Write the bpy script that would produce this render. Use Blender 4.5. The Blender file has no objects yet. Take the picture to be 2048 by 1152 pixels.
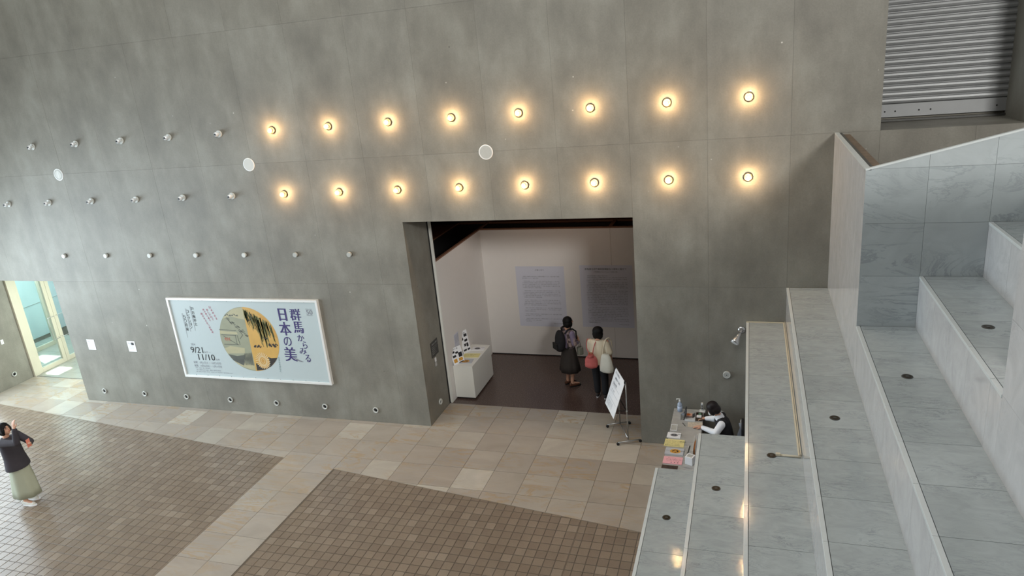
import bpy, bmesh, math, random
from mathutils import Vector, Matrix, noise
random.seed(7)
S = 1.2                       # one building module in metres
C = bpy.context.scene.collection
scn = bpy.context.scene
PI = math.pi

# ---------------------------------------------------------------- camera
cd = bpy.data.cameras.new('camera'); cam = bpy.data.objects.new('camera', cd); C.objects.link(cam)
cd.sensor_width = 36.0; cd.lens = 1430.45 / 2048 * 36; cd.clip_start = .05; cd.clip_end = 200
R0 = Vector((0.94984939, 0.29908342, -0.09129757)); R1 = Vector((-0.00982042, 0.32034401, 0.94725037))
R2 = Vector((-0.31255351, 0.89884861, -0.30721569))
m = Matrix.Identity(4)
for i, v in enumerate((R0, R1, -R2)):
    for j in range(3): m[j][i] = v[j]
CAM = Vector((13.00494 * S, -9.62299 * S, 5.746906 * S))
m.translation = CAM
cam.matrix_world = m
scn.camera = cam

def px(p):                    # pixel of a world point (only used to pick which tiles are nearest and in view)
    d = Vector(p) - CAM
    z = d.dot(R2)
    return (1024 + 1430.45 * d.dot(R0) / z, 576 - 1430.45 * d.dot(R1) / z) if z > .01 else (-9999, -9999)

# ---------------------------------------------------------------- world, lights, exposure
scn.view_settings.view_transform = 'Standard'; scn.view_settings.look = 'None'
scn.view_settings.exposure = 0.0; scn.view_settings.gamma = 1.0; scn.view_settings.use_curve_mapping = False
w = bpy.data.worlds.new('sky'); scn.world = w; w.use_nodes = True
bg = w.node_tree.nodes['Background']; bg.inputs[0].default_value = (.72, .86, 1, 1); bg.inputs[1].default_value = 1.6

def area(name, loc, target, sx, sy, power, col):
    l = bpy.data.lights.new(name, 'AREA'); l.shape = 'RECTANGLE'; l.size = sx; l.size_y = sy; l.energy = power; l.color = col
    o = bpy.data.objects.new(name, l); C.objects.link(o); o.location = loc
    o.rotation_euler = (Vector(target) - Vector(loc)).to_track_quat('-Z', 'Y').to_euler()
    return o
DAY = (.93, .985, 1.0)
area('skylight_main', (8 * S, -6.5 * S, 9.85 * S), (8 * S, -6.5 * S, 0), 13, 7, 700, (1, .985, .96))
area('skylight_strip', (6 * S, -0.9 * S, 9.85 * S), (6 * S, -0.9 * S, 0), 16, 1.2, 170, (.93, 1, .95))
area('clerestory_right', (19.3 * S, -13.5 * S, 9.0 * S), (9 * S, -1 * S, 3.0 * S), 5, 2.0, 2500, (1, .98, .94))
area('window_left_daylight', (-1.78 * S, -5.6 * S, 2.3 * S), (8 * S, -5.0 * S, .6 * S), 9.5, 4.4, 1040, (.80, .92, 1))
area('window_left_daylight_end', (-1.9 * S, -1.35 * S, 2.0 * S), (5 * S, -4 * S, 0), 2.6, 4.0, 150, (.78, .91, 1))
area('lobby_daylight', (-1.2 * S, 2.6 * S, 2.38 * S), (-1.2 * S, 1.4 * S, 0), 1.6, 1.6, 18, (.86, 1, .93))
area('lobby_outer_daylight', (-3.2 * S, 1.9 * S, 2.42 * S), (-3.2 * S, 1.9 * S, 0), 1.8, 2.6, 110, (.82, .95, 1))
area('lobby_side_fill', (.42 * S, 1.35 * S, 1.3 * S), (-1.95 * S, .35 * S, .9 * S), .9, 2.2, 125, (.88, 1, .90))  # added fill to brighten the left wall; no window is built there
area('gallery_ceiling_light', (9.6 * S, 1.9 * S, 3.42 * S), (9.6 * S, 1.9 * S, 0), 2.6, 1.0, 9, (1, .70, .52))
sun = bpy.data.lights.new('sun', 'SUN'); sun.energy = 18; sun.angle = .01; sun.color = (1, .97, .92)
so = bpy.data.objects.new('sun', sun); C.objects.link(so)
so.rotation_euler = Vector((.30, -.13, -.72)).to_track_quat('-Z', 'Y').to_euler()

# ---------------------------------------------------------------- materials
def lin(c):
    return tuple(((x / 255) / 12.92 if x / 255 <= .04045 else ((x / 255 + .055) / 1.055) ** 2.4) for x in c) + (1,)
def mat(name, rgb, rough=.6, metal=0, emis=None, es=0, spec=None, var=.05, vs=6.0, bump=0.0, coat=0, trans=0):
    m = bpy.data.materials.new(name); m.use_nodes = True; nt = m.node_tree; N = nt.nodes; L = nt.links
    b = N['Principled BSDF']; b.inputs['Roughness'].default_value = rough; b.inputs['Metallic'].default_value = metal
    if spec is not None: b.inputs['Specular IOR Level'].default_value = spec
    if coat: b.inputs['Coat Weight'].default_value = coat
    if trans: b.inputs['Transmission Weight'].default_value = trans
    if emis: b.inputs['Emission Color'].default_value = lin(emis); b.inputs['Emission Strength'].default_value = es
    tc = N.new('ShaderNodeTexCoord'); n = N.new('ShaderNodeTexNoise'); n.inputs['Scale'].default_value = vs; n.inputs['Detail'].default_value = 3
    L.new(tc.outputs['Object'], n.inputs['Vector'])
    mx = N.new('ShaderNodeMix'); mx.data_type = 'RGBA'; c = lin(rgb)
    mx.inputs[6].default_value = tuple(x * (1 - var) for x in c[:3]) + (1,); mx.inputs[7].default_value = tuple(min(1, x * (1 + var)) for x in c[:3]) + (1,)
    L.new(n.outputs['Fac'], mx.inputs[0]); L.new(mx.outputs[2], b.inputs['Base Color'])
    if bump:
        bp_ = N.new('ShaderNodeBump'); bp_.inputs['Strength'].default_value = bump; bp_.inputs['Distance'].default_value = .01
        L.new(n.outputs['Fac'], bp_.inputs['Height']); L.new(bp_.outputs[0], b.inputs['Normal'])
    return m

def ramp(N, stops):
    r = N.new('ShaderNodeValToRGB')
    e = r.color_ramp.elements
    while len(e) < len(stops): e.new(.5)
    for k, (p, c) in enumerate(stops): e[k].position = p; e[k].color = c
    return r
def mixc(N, L, fac, a, b, mode='MIX'):
    x = N.new('ShaderNodeMix'); x.data_type = 'RGBA'; x.blend_type = mode
    for s, v in ((0, fac), (6, a), (7, b)):
        if hasattr(v, 'is_output') or hasattr(v, 'links'): L.new(v, x.inputs[s])
        elif s == 0: x.inputs[0].default_value = v
        else: x.inputs[s].default_value = v
    return x.outputs[2]
def noise_node(N, L, vec, scale, detail=4, rough=.55, dist=0):
    n = N.new('ShaderNodeTexNoise'); n.inputs['Scale'].default_value = scale; n.inputs['Detail'].default_value = detail
    n.inputs['Roughness'].default_value = rough; n.inputs['Distortion'].default_value = dist; L.new(vec, n.inputs['Vector'])
    return n.outputs['Fac']
def mapping(N, L, vec, scale=(1, 1, 1), rot=(0, 0, 0), loc=(0, 0, 0)):
    m = N.new('ShaderNodeMapping'); m.inputs['Scale'].default_value = scale; m.inputs['Rotation'].default_value = rot; m.inputs['Location'].default_value = loc
    L.new(vec, m.inputs['Vector']); return m.outputs[0]

def concrete(name, a, b, c):
    m = bpy.data.materials.new(name); m.use_nodes = True; N = m.node_tree.nodes; L = m.node_tree.links; P = N['Principled BSDF']
    g = N.new('ShaderNodeNewGeometry'); pos = g.outputs['Position']
    big = noise_node(N, L, mapping(N, L, pos, (1.15, 1.15, .75)), 1.3, 6, .6, .0)
    r1 = ramp(N, [(.32, lin(a)), (.50, lin(b)), (.68, lin(c))]); L.new(big, r1.inputs[0])
    streak = noise_node(N, L, mapping(N, L, pos, (3.2, 3.2, .5)), 1.0, 5, .62, 0)
    r2 = ramp(N, [(.30, (.93, .93, .925, 1)), (.70, (1.04, 1.04, 1.04, 1))]); L.new(streak, r2.inputs[0])
    col = mixc(N, L, 1.0, r1.outputs[0], r2.outputs[0], 'MULTIPLY')
    fine = noise_node(N, L, pos, 38, 6, .7)
    r3 = ramp(N, [(.25, (.86, .86, .86, 1)), (.75, (1.1, 1.1, 1.1, 1))]); L.new(fine, r3.inputs[0])
    col = mixc(N, L, .8, col, r3.outputs[0], 'MULTIPLY')
    vo = N.new('ShaderNodeTexVoronoi'); vo.inputs['Scale'].default_value = 2.3; L.new(pos, vo.inputs['Vector'])
    r4 = ramp(N, [(.0, (1, 1, 1, 1)), (.022, (1, 1, 1, 1)), (.034, (0, 0, 0, 1))]); L.new(vo.outputs['Distance'], r4.inputs[0])
    sp = N.new('ShaderNodeSeparateColor'); L.new(vo.outputs['Color'], sp.inputs[0])
    spot = mixc(N, L, sp.outputs[0], lin((70, 68, 62)), lin((205, 203, 195)))
    col = mixc(N, L, r4.outputs[0], col, spot)
    oi = N.new('ShaderNodeObjectInfo'); ro = ramp(N, [(0, (.955, .95, .94, 1)), (1, (1.04, 1.045, 1.05, 1))]); L.new(oi.outputs['Random'], ro.inputs[0])
    col = mixc(N, L, 1, col, ro.outputs[0], 'MULTIPLY')
    L.new(col, P.inputs['Base Color']); P.inputs['Roughness'].default_value = .55
    bm_ = N.new('ShaderNodeBump'); bm_.inputs['Strength'].default_value = .25; bm_.inputs['Distance'].default_value = .01
    L.new(fine, bm_.inputs['Height']); L.new(bm_.outputs[0], P.inputs['Normal'])
    return m
M = {}
M['concrete'] = concrete('board_formed_concrete', (115, 112, 104), (128, 125, 116), (141, 139, 130))
M['concrete_plain'] = mat('plain_concrete', (122, 119, 110), .7, var=.1, vs=3)
M['joint'] = mat('dark_joint', (66, 63, 58), .9)

def stone(name, cols, vein, rough, vscale=1.6, per_tile=.5, veinw=.5, spec=.5):
    m = bpy.data.materials.new(name); m.use_nodes = True; N = m.node_tree.nodes; L = m.node_tree.links; P = N['Principled BSDF']
    g = N.new('ShaderNodeNewGeometry'); oi = N.new('ShaderNodeObjectInfo')
    off = N.new('ShaderNodeVectorMath'); off.operation = 'SCALE'; off.inputs[0].default_value = (37, 51, 23); L.new(oi.outputs['Random'], off.inputs['Scale'])
    add = N.new('ShaderNodeVectorMath'); add.operation = 'ADD'; L.new(g.outputs['Position'], add.inputs[0]); L.new(off.outputs[0], add.inputs[1]); v = add.outputs[0]
    r = ramp(N, [(k / max(1, len(cols) - 1), lin(c)) for k, c in enumerate(cols)]); L.new(oi.outputs['Random'], r.inputs[0])
    base = mixc(N, L, per_tile, lin(cols[len(cols) // 2]), r.outputs[0])
    n1 = noise_node(N, L, mapping(N, L, v, (1, 1.9, 1.3), (0, .3, .7)), vscale, 6, .62, 1.1)
    ra = ramp(N, [(.3, (.88, .88, .88, 1)), (.7, (1.07, 1.07, 1.07, 1))]); L.new(n1, ra.inputs[0])
    base = mixc(N, L, 1, base, ra.outputs[0], 'MULTIPLY')
    n2 = noise_node(N, L, mapping(N, L, v, (.7, 2.6, 2.0), (.2, .35, .65)), vscale * .9, 8, .68, 1.7)
    rb = ramp(N, [(.465, (0, 0, 0, 1)), (.497, (1, 1, 1, 1)), (.503, (1, 1, 1, 1)), (.53, (0, 0, 0, 1))]); L.new(n2, rb.inputs[0])
    n3 = noise_node(N, L, v, vscale * .7, 2); rc = ramp(N, [(.42, (0, 0, 0, 1)), (.68, (veinw, veinw, veinw, 1))]); L.new(n3, rc.inputs[0])
    vf = mixc(N, L, 1, rb.outputs[0], rc.outputs[0], 'MULTIPLY')
    base = mixc(N, L, vf, base, lin(vein))
    L.new(base, P.inputs['Base Color']); P.inputs['Roughness'].default_value = rough; P.inputs['Specular IOR Level'].default_value = spec
    return m
M['floor_marble'] = stone('beige_floor_marble', [(160, 150, 139), (165, 155, 143), (170, 161, 149), (163, 154, 144), (176, 169, 157), (194, 188, 176)], (168, 140, 100), .22, .9, .75, .75)
M['stair_marble'] = stone('grey_white_marble', [(160, 167, 168), (168, 175, 176), (175, 182, 183)], (108, 116, 120), .10, 4.2, .6, .55)
M['riser_marble'] = stone('lit_riser_marble', [(188, 188, 189), (195, 195, 196)], (160, 162, 165), .10, 2.2, .5, .35)  # paler than the treads: side window light put into the riser colour
M['block_marble'] = stone('cool_lit_marble_cladding', [(164, 172, 174), (172, 179, 181)], (112, 120, 124), .25, 1.4, .6, .6)  # cool tint of the skylight put into the stone colour
M['nosing'] = mat('pale_marble_nosing', (204, 209, 209), .15, var=.04, vs=9)
M['grout'] = mat('grey_grout', (96, 88, 78), .9)
def clay():
    m = bpy.data.materials.new('brown_clay_tile'); m.use_nodes = True; N = m.node_tree.nodes; L = m.node_tree.links; P = N['Principled BSDF']
    g = N.new('ShaderNodeNewGeometry'); oi = N.new('ShaderNodeObjectInfo')
    ad = N.new('ShaderNodeMath'); ad.operation = 'ADD'; L.new(g.outputs['Random Per Island'], ad.inputs[0]); L.new(oi.outputs['Random'], ad.inputs[1])
    fr = N.new('ShaderNodeMath'); fr.operation = 'FRACT'; L.new(ad.outputs[0], fr.inputs[0])
    r = ramp(N, [(0, lin((124, 110, 96))), (.5, lin((130, 116, 101))), (.9, lin((135, 121, 106))), (1, lin((143, 130, 115)))]); L.new(fr.outputs[0], r.inputs[0])
    n = noise_node(N, L, g.outputs['Position'], 2.4, 5, .6, .5); ra = ramp(N, [(.3, (.93, .92, .91, 1)), (.7, (1.06, 1.06, 1.06, 1))]); L.new(n, ra.inputs[0])
    c = mixc(N, L, 1, r.outputs[0], ra.outputs[0], 'MULTIPLY')
    n2 = noise_node(N, L, g.outputs['Position'], 60, 3, .6); rb = ramp(N, [(.3, (.9, .9, .9, 1)), (.7, (1.08, 1.08, 1.08, 1))]); L.new(n2, rb.inputs[0])
    c = mixc(N, L, .7, c, rb.outputs[0], 'MULTIPLY')
    L.new(c, P.inputs['Base Color']); P.inputs['Roughness'].default_value = .27
    return m
M['clay'] = clay()
M['clay_grout'] = mat('dark_clay_grout', (48, 40, 34), .9)
def terrazzo():
    m = bpy.data.materials.new('dark_brown_speckled_floor'); m.use_nodes = True; N = m.node_tree.nodes; L = m.node_tree.links; P = N['Principled BSDF']
    g = N.new('ShaderNodeNewGeometry'); n = noise_node(N, L, g.outputs['Position'], 45, 4, .8)
    r = ramp(N, [(.35, lin((62, 48, 44))), (.55, lin((86, 70, 64))), (.72, lin((132, 112, 102)))]); L.new(n, r.inputs[0])
    L.new(r.outputs[0], P.inputs['Base Color']); P.inputs['Roughness'].default_value = .25
    return m
M['terrazzo'] = terrazzo()
M['white'] = mat('white_paint', (224, 220, 216), .6, var=.02)
M['white_board'] = mat('white_board', (236, 237, 240), .5, var=.01)
M['white_gloss'] = mat('white_laminate', (226, 226, 220), .3, var=.01)
M['panel_print'] = mat('pale_blue_grey_sheet', (206, 208, 221), .5, var=.01)
M['ink'] = mat('black_ink', (38, 38, 42), .6)
M['ink_soft'] = mat('grey_ink', (128, 130, 140), .6)
M['ink_purple'] = mat('deep_purple_ink', (56, 44, 104), .6, var=.1)
M['ink_red'] = mat('dusty_red_ink', (176, 112, 128), .6)
M['banner'] = mat('pale_blue_grey_banner', (184, 196, 198), .45, var=.015, vs=2)
M['alu_white'] = mat('white_aluminium_frame', (232, 232, 230), .35, .2, var=.01)
M['black'] = mat('matt_black', (20, 20, 21), .7)
M['hair'] = mat('black_hair', (13, 11, 12), .6, spec=.25, var=.3, vs=60)
M['skin'] = mat('skin', (206, 158, 132), .55, var=.03)
M['black_cloth'] = mat('black_cloth', (24, 23, 28), .85, var=.2, vs=30, bump=.3)
M['chrome'] = mat('brushed_chrome', (190, 190, 190), .25, .9, var=.02)
M['dark_metal'] = mat('dark_grey_metal', (84, 84, 82), .4, .6)
M['grille'] = mat('pale_grey_perforated_grille', (176, 178, 174), .6, var=.3, vs=160)
M['knob'] = mat('pale_grey_cap', (198, 200, 196), .45, var=.02)
M['socket'] = mat('cream_porcelain', (112, 94, 64), .35, var=.02)
M['bulb_on'] = mat('lit_bulb_glass', (255, 235, 190), .1, emis=(255, 222, 160), es=5.0)
def lit_glass():
    m = bpy.data.materials.new('lit_clear_bulb_glass'); m.use_nodes = True; N = m.node_tree.nodes; L = m.node_tree.links; N.remove(N['Principled BSDF'])
    t = N.new('ShaderNodeBsdfTransparent'); t.inputs[0].default_value = (.97, .95, .9, 1); e = N.new('ShaderNodeEmission'); e.inputs[0].default_value = lin((255, 226, 165)); e.inputs[1].default_value = .75
    a = N.new('ShaderNodeAddShader'); L.new(t.outputs[0], a.inputs[0]); L.new(e.outputs[0], a.inputs[1]); L.new(a.outputs[0], N['Material Output'].inputs[0]); return m
M['bulb_on'] = lit_glass()
M['filament'] = mat('glowing_filament', (255, 240, 200), .3, emis=(255, 240, 200), es=30)
M['bulb_off'] = mat('unlit_silvered_bulb', (232, 235, 238), .15, .25, var=.03)
M['hole'] = mat('dark_hollow', (10, 10, 10), .9)
M['wood_dim'] = mat('dull_brown_wood', (128, 92, 72), .6, var=.1)
M['wood'] = mat('orange_wood', (170, 112, 62), .5, var=.2, vs=14)
M['brown_board'] = mat('warm_brown_ceiling_board', (120, 74, 52), .6, var=.1, vs=3)
M['shutter'] = mat('galvanised_shutter_metal', (150, 152, 153), .45, .35, var=.06, vs=5)
M['frame_cream'] = mat('cream_painted_door_frame', (196, 190, 172), .4, var=.02)
M['frost'] = mat('pale_blue_outer_wall', (216, 230, 233), .6, var=.02)
M['lobby_floor'] = mat('pale_lobby_floor_tile', (160, 162, 154), .25, var=.05)
M['cream_plastic'] = mat('cream_plastic', (206, 196, 174), .45, var=.02)
M['plastic_white'] = mat('white_plastic', (226, 228, 228), .35, var=.02)
M['dirty'] = mat('stained_brown_concrete', (112, 96, 80), .9, var=.45, vs=9)
M['desk_marble'] = stone('grey_veined_counter_marble', [(168, 168, 166), (176, 176, 173)], (106, 108, 110), .2, 2.2, .5, .8)
def glass():
    m = bpy.data.materials.new('clear_glass'); m.use_nodes = True; N = m.node_tree.nodes; L = m.node_tree.links
    N.remove(N['Principled BSDF']); t = N.new('ShaderNodeBsdfTransparent'); t.inputs[0].default_value = (.93, .98, .97, 1)
    g = N.new('ShaderNodeBsdfGlossy'); g.inputs['Roughness'].default_value = .02; lw = N.new('ShaderNodeLayerWeight'); lw.inputs[0].default_value = .5; pw = N.new('ShaderNodeMath'); pw.operation = 'POWER'; L.new(lw.outputs['Facing'], pw.inputs[0]); pw.inputs[1].default_value = 4; f = N.new('ShaderNodeMath'); f.operation = 'MULTIPLY_ADD'; L.new(pw.outputs[0], f.inputs[0]); f.inputs[1].default_value = .5; f.inputs[2].default_value = .03
    x = N.new('ShaderNodeMixShader'); L.new(f.outputs[0], x.inputs[0]); L.new(t.outputs[0], x.inputs[1]); L.new(g.outputs[0], x.inputs[2])
    L.new(x.outputs[0], N['Material Output'].inputs[0]); return m
M['glass'] = glass()
def bottle_mat():
    m = mat('translucent_bottle_plastic', (196, 212, 236), .2, trans=.35, var=.02); return m
M['bottle'] = bottle_mat()

# ---------------------------------------------------------------- mesh helpers
def BM(): return bmesh.new()
def box(bm, a, b, k=1.0, bev=0):
    x0, y0, z0 = [min(p, q) * k for p, q in zip(a, b)]; x1, y1, z1 = [max(p, q) * k for p, q in zip(a, b)]
    if bev == 0:
        v = [bm.verts.new(p) for p in ((x0, y0, z0), (x1, y0, z0), (x1, y1, z0), (x0, y1, z0), (x0, y0, z1), (x1, y0, z1), (x1, y1, z1), (x0, y1, z1))]
        for f in ((0, 3, 2, 1), (4, 5, 6, 7), (0, 1, 5, 4), (1, 2, 6, 5), (2, 3, 7, 6), (3, 0, 4, 7)): bm.faces.new([v[i] for i in f])
        return v
    t = bmesh.new(); box(t, (x0, y0, z0), (x1, y1, z1)); bmesh.ops.bevel(t, geom=t.edges[:], offset=bev, segments=2, affect='EDGES', profile=.5)
    merge(bm, t); return None
def merge(bm, t, mtx=None):
    if mtx is not None: t.transform(mtx)
    mp = {v: bm.verts.new(v.co) for v in t.verts}
    for f in t.faces:
        try: nf = bm.faces.new([mp[v] for v in f.verts]); nf.smooth = f.smooth
        except ValueError: pass
    t.free()
def prism(bm, poly, z0, z1, k=1.0, cham=0.0):
    """poly: list of (x,y), counter-clockwise; vertical prism"""
    n = len(poly); lo = [bm.verts.new((x * k, y * k, z0)) for x, y in poly]
    if cham:
        cx = sum(p[0] for p in poly) / n; cy = sum(p[1] for p in poly) / n
        mid = [bm.verts.new((x * k, y * k, z1 - cham)) for x, y in poly]; hi = []
        for x, y in poly:
            d = math.hypot(x - cx, y - cy) or 1; s = max(0, 1 - cham / k * 1.3 / d); hi.append(bm.verts.new(((cx + (x - cx) * s) * k, (cy + (y - cy) * s) * k, z1)))
        for i in range(n):
            j = (i + 1) % n; bm.faces.new((lo[i], lo[j], mid[j], mid[i])); bm.faces.new((mid[i], mid[j], hi[j], hi[i]))
        bm.faces.new(hi)
    else:
        hi = [bm.verts.new((x * k, y * k, z1)) for x, y in poly]
        for i in range(n): j = (i + 1) % n; bm.faces.new((lo[i], lo[j], hi[j], hi[i]))
        bm.faces.new(hi)
    bm.faces.new(lo[::-1])
def basis(d):
    d = Vector(d).normalized(); u = d.orthogonal().normalized(); return d, u, d.cross(u)
def cyl(bm, p0, p1, r0, r1=None, n=16, caps=True, smooth=True):
    r1 = r0 if r1 is None else r1; p0 = Vector(p0); p1 = Vector(p1); d, u, v = basis(p1 - p0)
    A = [bm.verts.new(p0 + (u * math.cos(t) + v * math.sin(t)) * r0) for t in [2 * PI * i / n for i in range(n)]]
    B = [bm.verts.new(p1 + (u * math.cos(t) + v * math.sin(t)) * r1) for t in [2 * PI * i / n for i in range(n)]]
    for i in range(n): bm.faces.new((A[i], A[(i + 1) % n], B[(i + 1) % n], B[i])).smooth = smooth
    if caps: bm.faces.new(A[::-1]); bm.faces.new(B)
def lathe(bm, o, d, prof, n=20, smooth=True):
    """prof: list of (distance along d, radius)"""
    o = Vector(o); d, u, v = basis(d); rings = []
    for s, r in prof:
        if r < 1e-5: rings.append([bm.verts.new(o + d * s)])
        else: rings.append([bm.verts.new(o + d * s + (u * math.cos(2 * PI * i / n) + v * math.sin(2 * PI * i / n)) * r) for i in range(n)])
    for A, B in zip(rings, rings[1:]):
        for i in range(n):
            j = (i + 1) % n
            q = [A[0]] if len(A) == 1 else [A[i], A[j]]
            q += [B[0]] if len(B) == 1 else [B[j], B[i]]
            if len(set(q)) > 2: bm.faces.new(q).smooth = smooth
    for R_, rev in ((rings[0], True), (rings[-1], False)):
        if len(R_) > 1: bm.faces.new(R_[::-1] if rev else R_)
def ell(bm, c, r, n=16, mtx=None):
    t = bmesh.new(); bmesh.ops.create_uvsphere(t, u_segments=n, v_segments=max(8, n * 3 // 4), radius=1)
    for v in t.verts: v.co = Vector((v.co.x * r[0], v.co.y * r[1], v.co.z * r[2]))
    mm = Matrix.Translation(c) @ (mtx or Matrix.Identity(4)); 
    for f in t.faces: f.smooth = True
    merge(bm, t, mm)
def caps(bm, p0, p1, r0, r1=None, n=12):
    r1 = r0 if r1 is None else r1
    p0 = Vector(p0); p1 = Vector(p1); L = (p1 - p0).length
    prof = [(-r0 * math.cos(a), r0 * math.sin(a)) for a in (0, .4, .8, 1.2)] + [(0, r0), (L, r1)] + [(L + r1 * math.cos(a), r1 * math.sin(a)) for a in (1.2, .8, .4, 0)]
    prof[0] = (prof[0][0], 0); prof[-1] = (prof[-1][0], 0)
    lathe(bm, p0, p1 - p0, prof, n)
def tubepath(bm, pts, r, n=8):
    for a, b in zip(pts, pts[1:]): caps(bm, a, b, r, r, n)
def loft(bm, rings, n=24, fold=0, nf=9, smooth=True, cap=True):
    """rings: (centre, rx, ry) horizontal ellipses, bottom to top"""
    R_ = []
    for k, (c, rx, ry) in enumerate(rings):
        a = []
        for i in range(n):
            t = 2 * PI * i / n; w_ = 1 + fold * (1 - k / max(1, len(rings) - 1)) * math.sin(nf * t + .6)
            a.append(bm.verts.new((c[0] + rx * w_ * math.cos(t), c[1] + ry * w_ * math.sin(t), c[2])))
        R_.append(a)
    for A, B in zip(R_, R_[1:]):
        for i in range(n): bm.faces.new((A[i], A[(i + 1) % n], B[(i + 1) % n], B[i])).smooth = smooth
    if cap: bm.faces.new(R_[0][::-1]); bm.faces.new(R_[-1])

def obj(name, bm, material, parent=None, rel=False, kind=None):
    """link one mesh object. rel=True: geometry is in world space, make it relative to the parent's location"""
    if parent is not None and rel: bm.transform(Matrix.Translation(-Vector(parent.location)))
    me = bpy.data.meshes.new(name); bmesh.ops.recalc_face_normals(bm, faces=bm.faces[:]); bm.to_mesh(me); bm.free()
    me.materials.append(M[material] if isinstance(material, str) else material)
    o = bpy.data.objects.new(name, me); C.objects.link(o)
    if parent is not None: o.parent = parent
    if kind: o['kind'] = kind
    return o
def tag(o, label, cat, group=None, kind=None):
    o['label'] = label
    if cat: o['category'] = cat
    if group: o['group'] = group
    if kind: o['kind'] = kind
    return o
def thing(name, label, cat, loc=(0, 0, 0), rz=0, group=None):
    o = bpy.data.objects.new(name, None); o.empty_display_size = .1; C.objects.link(o); o.location = loc; o.rotation_euler = (0, 0, rz)
    return tag(o, label, cat, group)
def struct(name, bm, material, label=None, parent=None):
    o = obj(name, bm, material, parent)
    if parent is None: o['kind'] = 'structure'
    if label: o['label'] = label
    return o
def evaluated(o):
    dg = bpy.context.evaluated_depsgraph_get(); me = bpy.data.meshes.new_from_object(o.evaluated_get(dg)); return me
def remeshed(bm, voxel, smooth=3):
    """fuse overlapping closed shapes into one continuous surface; returns bmesh"""
    bmesh.ops.recalc_face_normals(bm, faces=bm.faces[:])
    me = bpy.data.meshes.new('tmp'); bm.to_mesh(me); bm.free(); o = bpy.data.objects.new('tmp', me); C.objects.link(o)
    r = o.modifiers.new('r', 'REMESH'); r.mode = 'VOXEL'; r.voxel_size = voxel; r.use_smooth_shade = True
    if smooth: s = o.modifiers.new('s', 'SMOOTH'); s.factor = .5; s.iterations = smooth
    e = evaluated(o); bpy.data.objects.remove(o); out = bmesh.new(); out.from_mesh(e)
    for f in out.faces: f.smooth = True
    bpy.data.meshes.remove(e); bpy.data.meshes.remove(me); return out

_fc = {}
def glyphs(body, size, res=2, xs=1.0, shear=0, align='LEFT', bold=0.0):
    k = (body, size, res, xs, shear, align, bold)
    if k in _fc: return _fc[k]
    cu = bpy.data.curves.new('t', 'FONT'); cu.body = body; cu.size = size; cu.resolution_u = res; cu.align_x = align; cu.shear = shear; cu.offset = 0
    o = bpy.data.objects.new('t', cu); C.objects.link(o); me = evaluated(o); bpy.data.objects.remove(o); bpy.data.curves.remove(cu)
    vs = [(v.co.x * xs, v.co.y) for v in me.vertices]; fs = [tuple(p.vertices) for p in me.polygons]; bpy.data.meshes.remove(me)
    _fc[k] = (vs, fs); return _fc[k]
class Sheet:
    """a flat surface in space: origin, right and up vectors, normal; collects flat ink shapes"""
    def __init__(s, o, r, u):
        s.o = Vector(o); s.r = Vector(r).normalized(); s.u = Vector(u).normalized(); s.n = s.r.cross(s.u)
    def p(s, x, y, h): return s.o + s.r * x + s.u * y + s.n * h
    def text(s, bm, body, x, y, size, h=.0015, res=2, xs=1.0, rot=0, align='LEFT', bold=0.0, shear=0):
        vs, fs = glyphs(body, size, res, xs, shear, align)
        c, n_ = math.cos(rot), math.sin(rot)
        for dx in ([0] if not bold else [-bold, 0, bold]):
            V = [bm.verts.new(s.p(x + (a + dx) * c - b * n_, y + (a + dx) * n_ + b * c, h + abs(dx) * .01 + (0.00005 if dx > 0 else 0))) for a, b in vs]
            for f in fs:
                try: bm.faces.new([V[i] for i in f])
                except ValueError: pass
    def poly(s, bm, pts, h=.001):
        bm.faces.new([bm.verts.new(s.p(x, y, h)) for x, y in pts])
    def rect(s, bm, x0, y0, x1, y1, h=.001): s.poly(bm, [(x0, y0), (x1, y0), (x1, y1), (x0, y1)], h)
    def line(s, bm, pts, w_, h=.0012):
        for (x0, y0), (x1, y1) in zip(pts, pts[1:]):
            d = math.hypot(x1 - x0, y1 - y0) or 1; nx, ny = -(y1 - y0) / d * w_ / 2, (x1 - x0) / d * w_ / 2
            s.poly(bm, [(x0 - nx, y0 - ny), (x1 - nx, y1 - ny), (x1 + nx, y1 + ny), (x0 + nx, y0 + ny)], h)

# ================================================================= SETTING
CEIL = 10.0
# ---- back wall: mass plus separate formwork panels
def cells(rects_removed, xs, zs):
    out = []
    for x0, x1 in zip(xs, xs[1:]):
        for z0, z1 in zip(zs, zs[1:]):
            gx = sorted({x0, x1} | {v for r in rects_removed for v in (r[0], r[1]) if x0 < v < x1})
            gz = sorted({z0, z1} | {v for r in rects_removed for v in (r[2], r[3]) if z0 < v < z1})
            sub = [(a, b, c, d) for a, b in zip(gx, gx[1:]) for c, d in zip(gz, gz[1:])
                   if not any(r[0] <= (a + b) / 2 <= r[1] and r[2] <= (c + d) / 2 <= r[3] for r in rects_removed)]
            if sub: out.append(((x0, x1, z0, z1), sub))
    return out
holes = [(-2.0, .5, -1, 2.5), (8, 11.5, -1, 3.5), (14.5, 16.0, 4.5, 8.5)]
bm = BM(); G = .012
for (a, b, z0, z1) in [(.5, 8, 0, CEIL), (-4, .5, 2.5, CEIL), (8, 11.5, 3.5, CEIL), (11.5, 14.5, 0, CEIL), (14.5, 16, 0, 4.5), (14.5, 16, 8.5, CEIL), (16, 20, 0, CEIL)]:
    e = .0
    box(bm, (a + e, G / S, z0), (b - e, .85, z1), S)
wall = struct('wall_back', bm, 'concrete', 'tall board-formed grey concrete wall with two doorways and rows of lamps')
xs = [-4, -2.5, -1.5, -.5] + [.5 + k for k in range(0, 16)] + [17, 18.5, 20]; zs = [0, 2.5, 4.5, 6.5, 8.5, 10]
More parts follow.
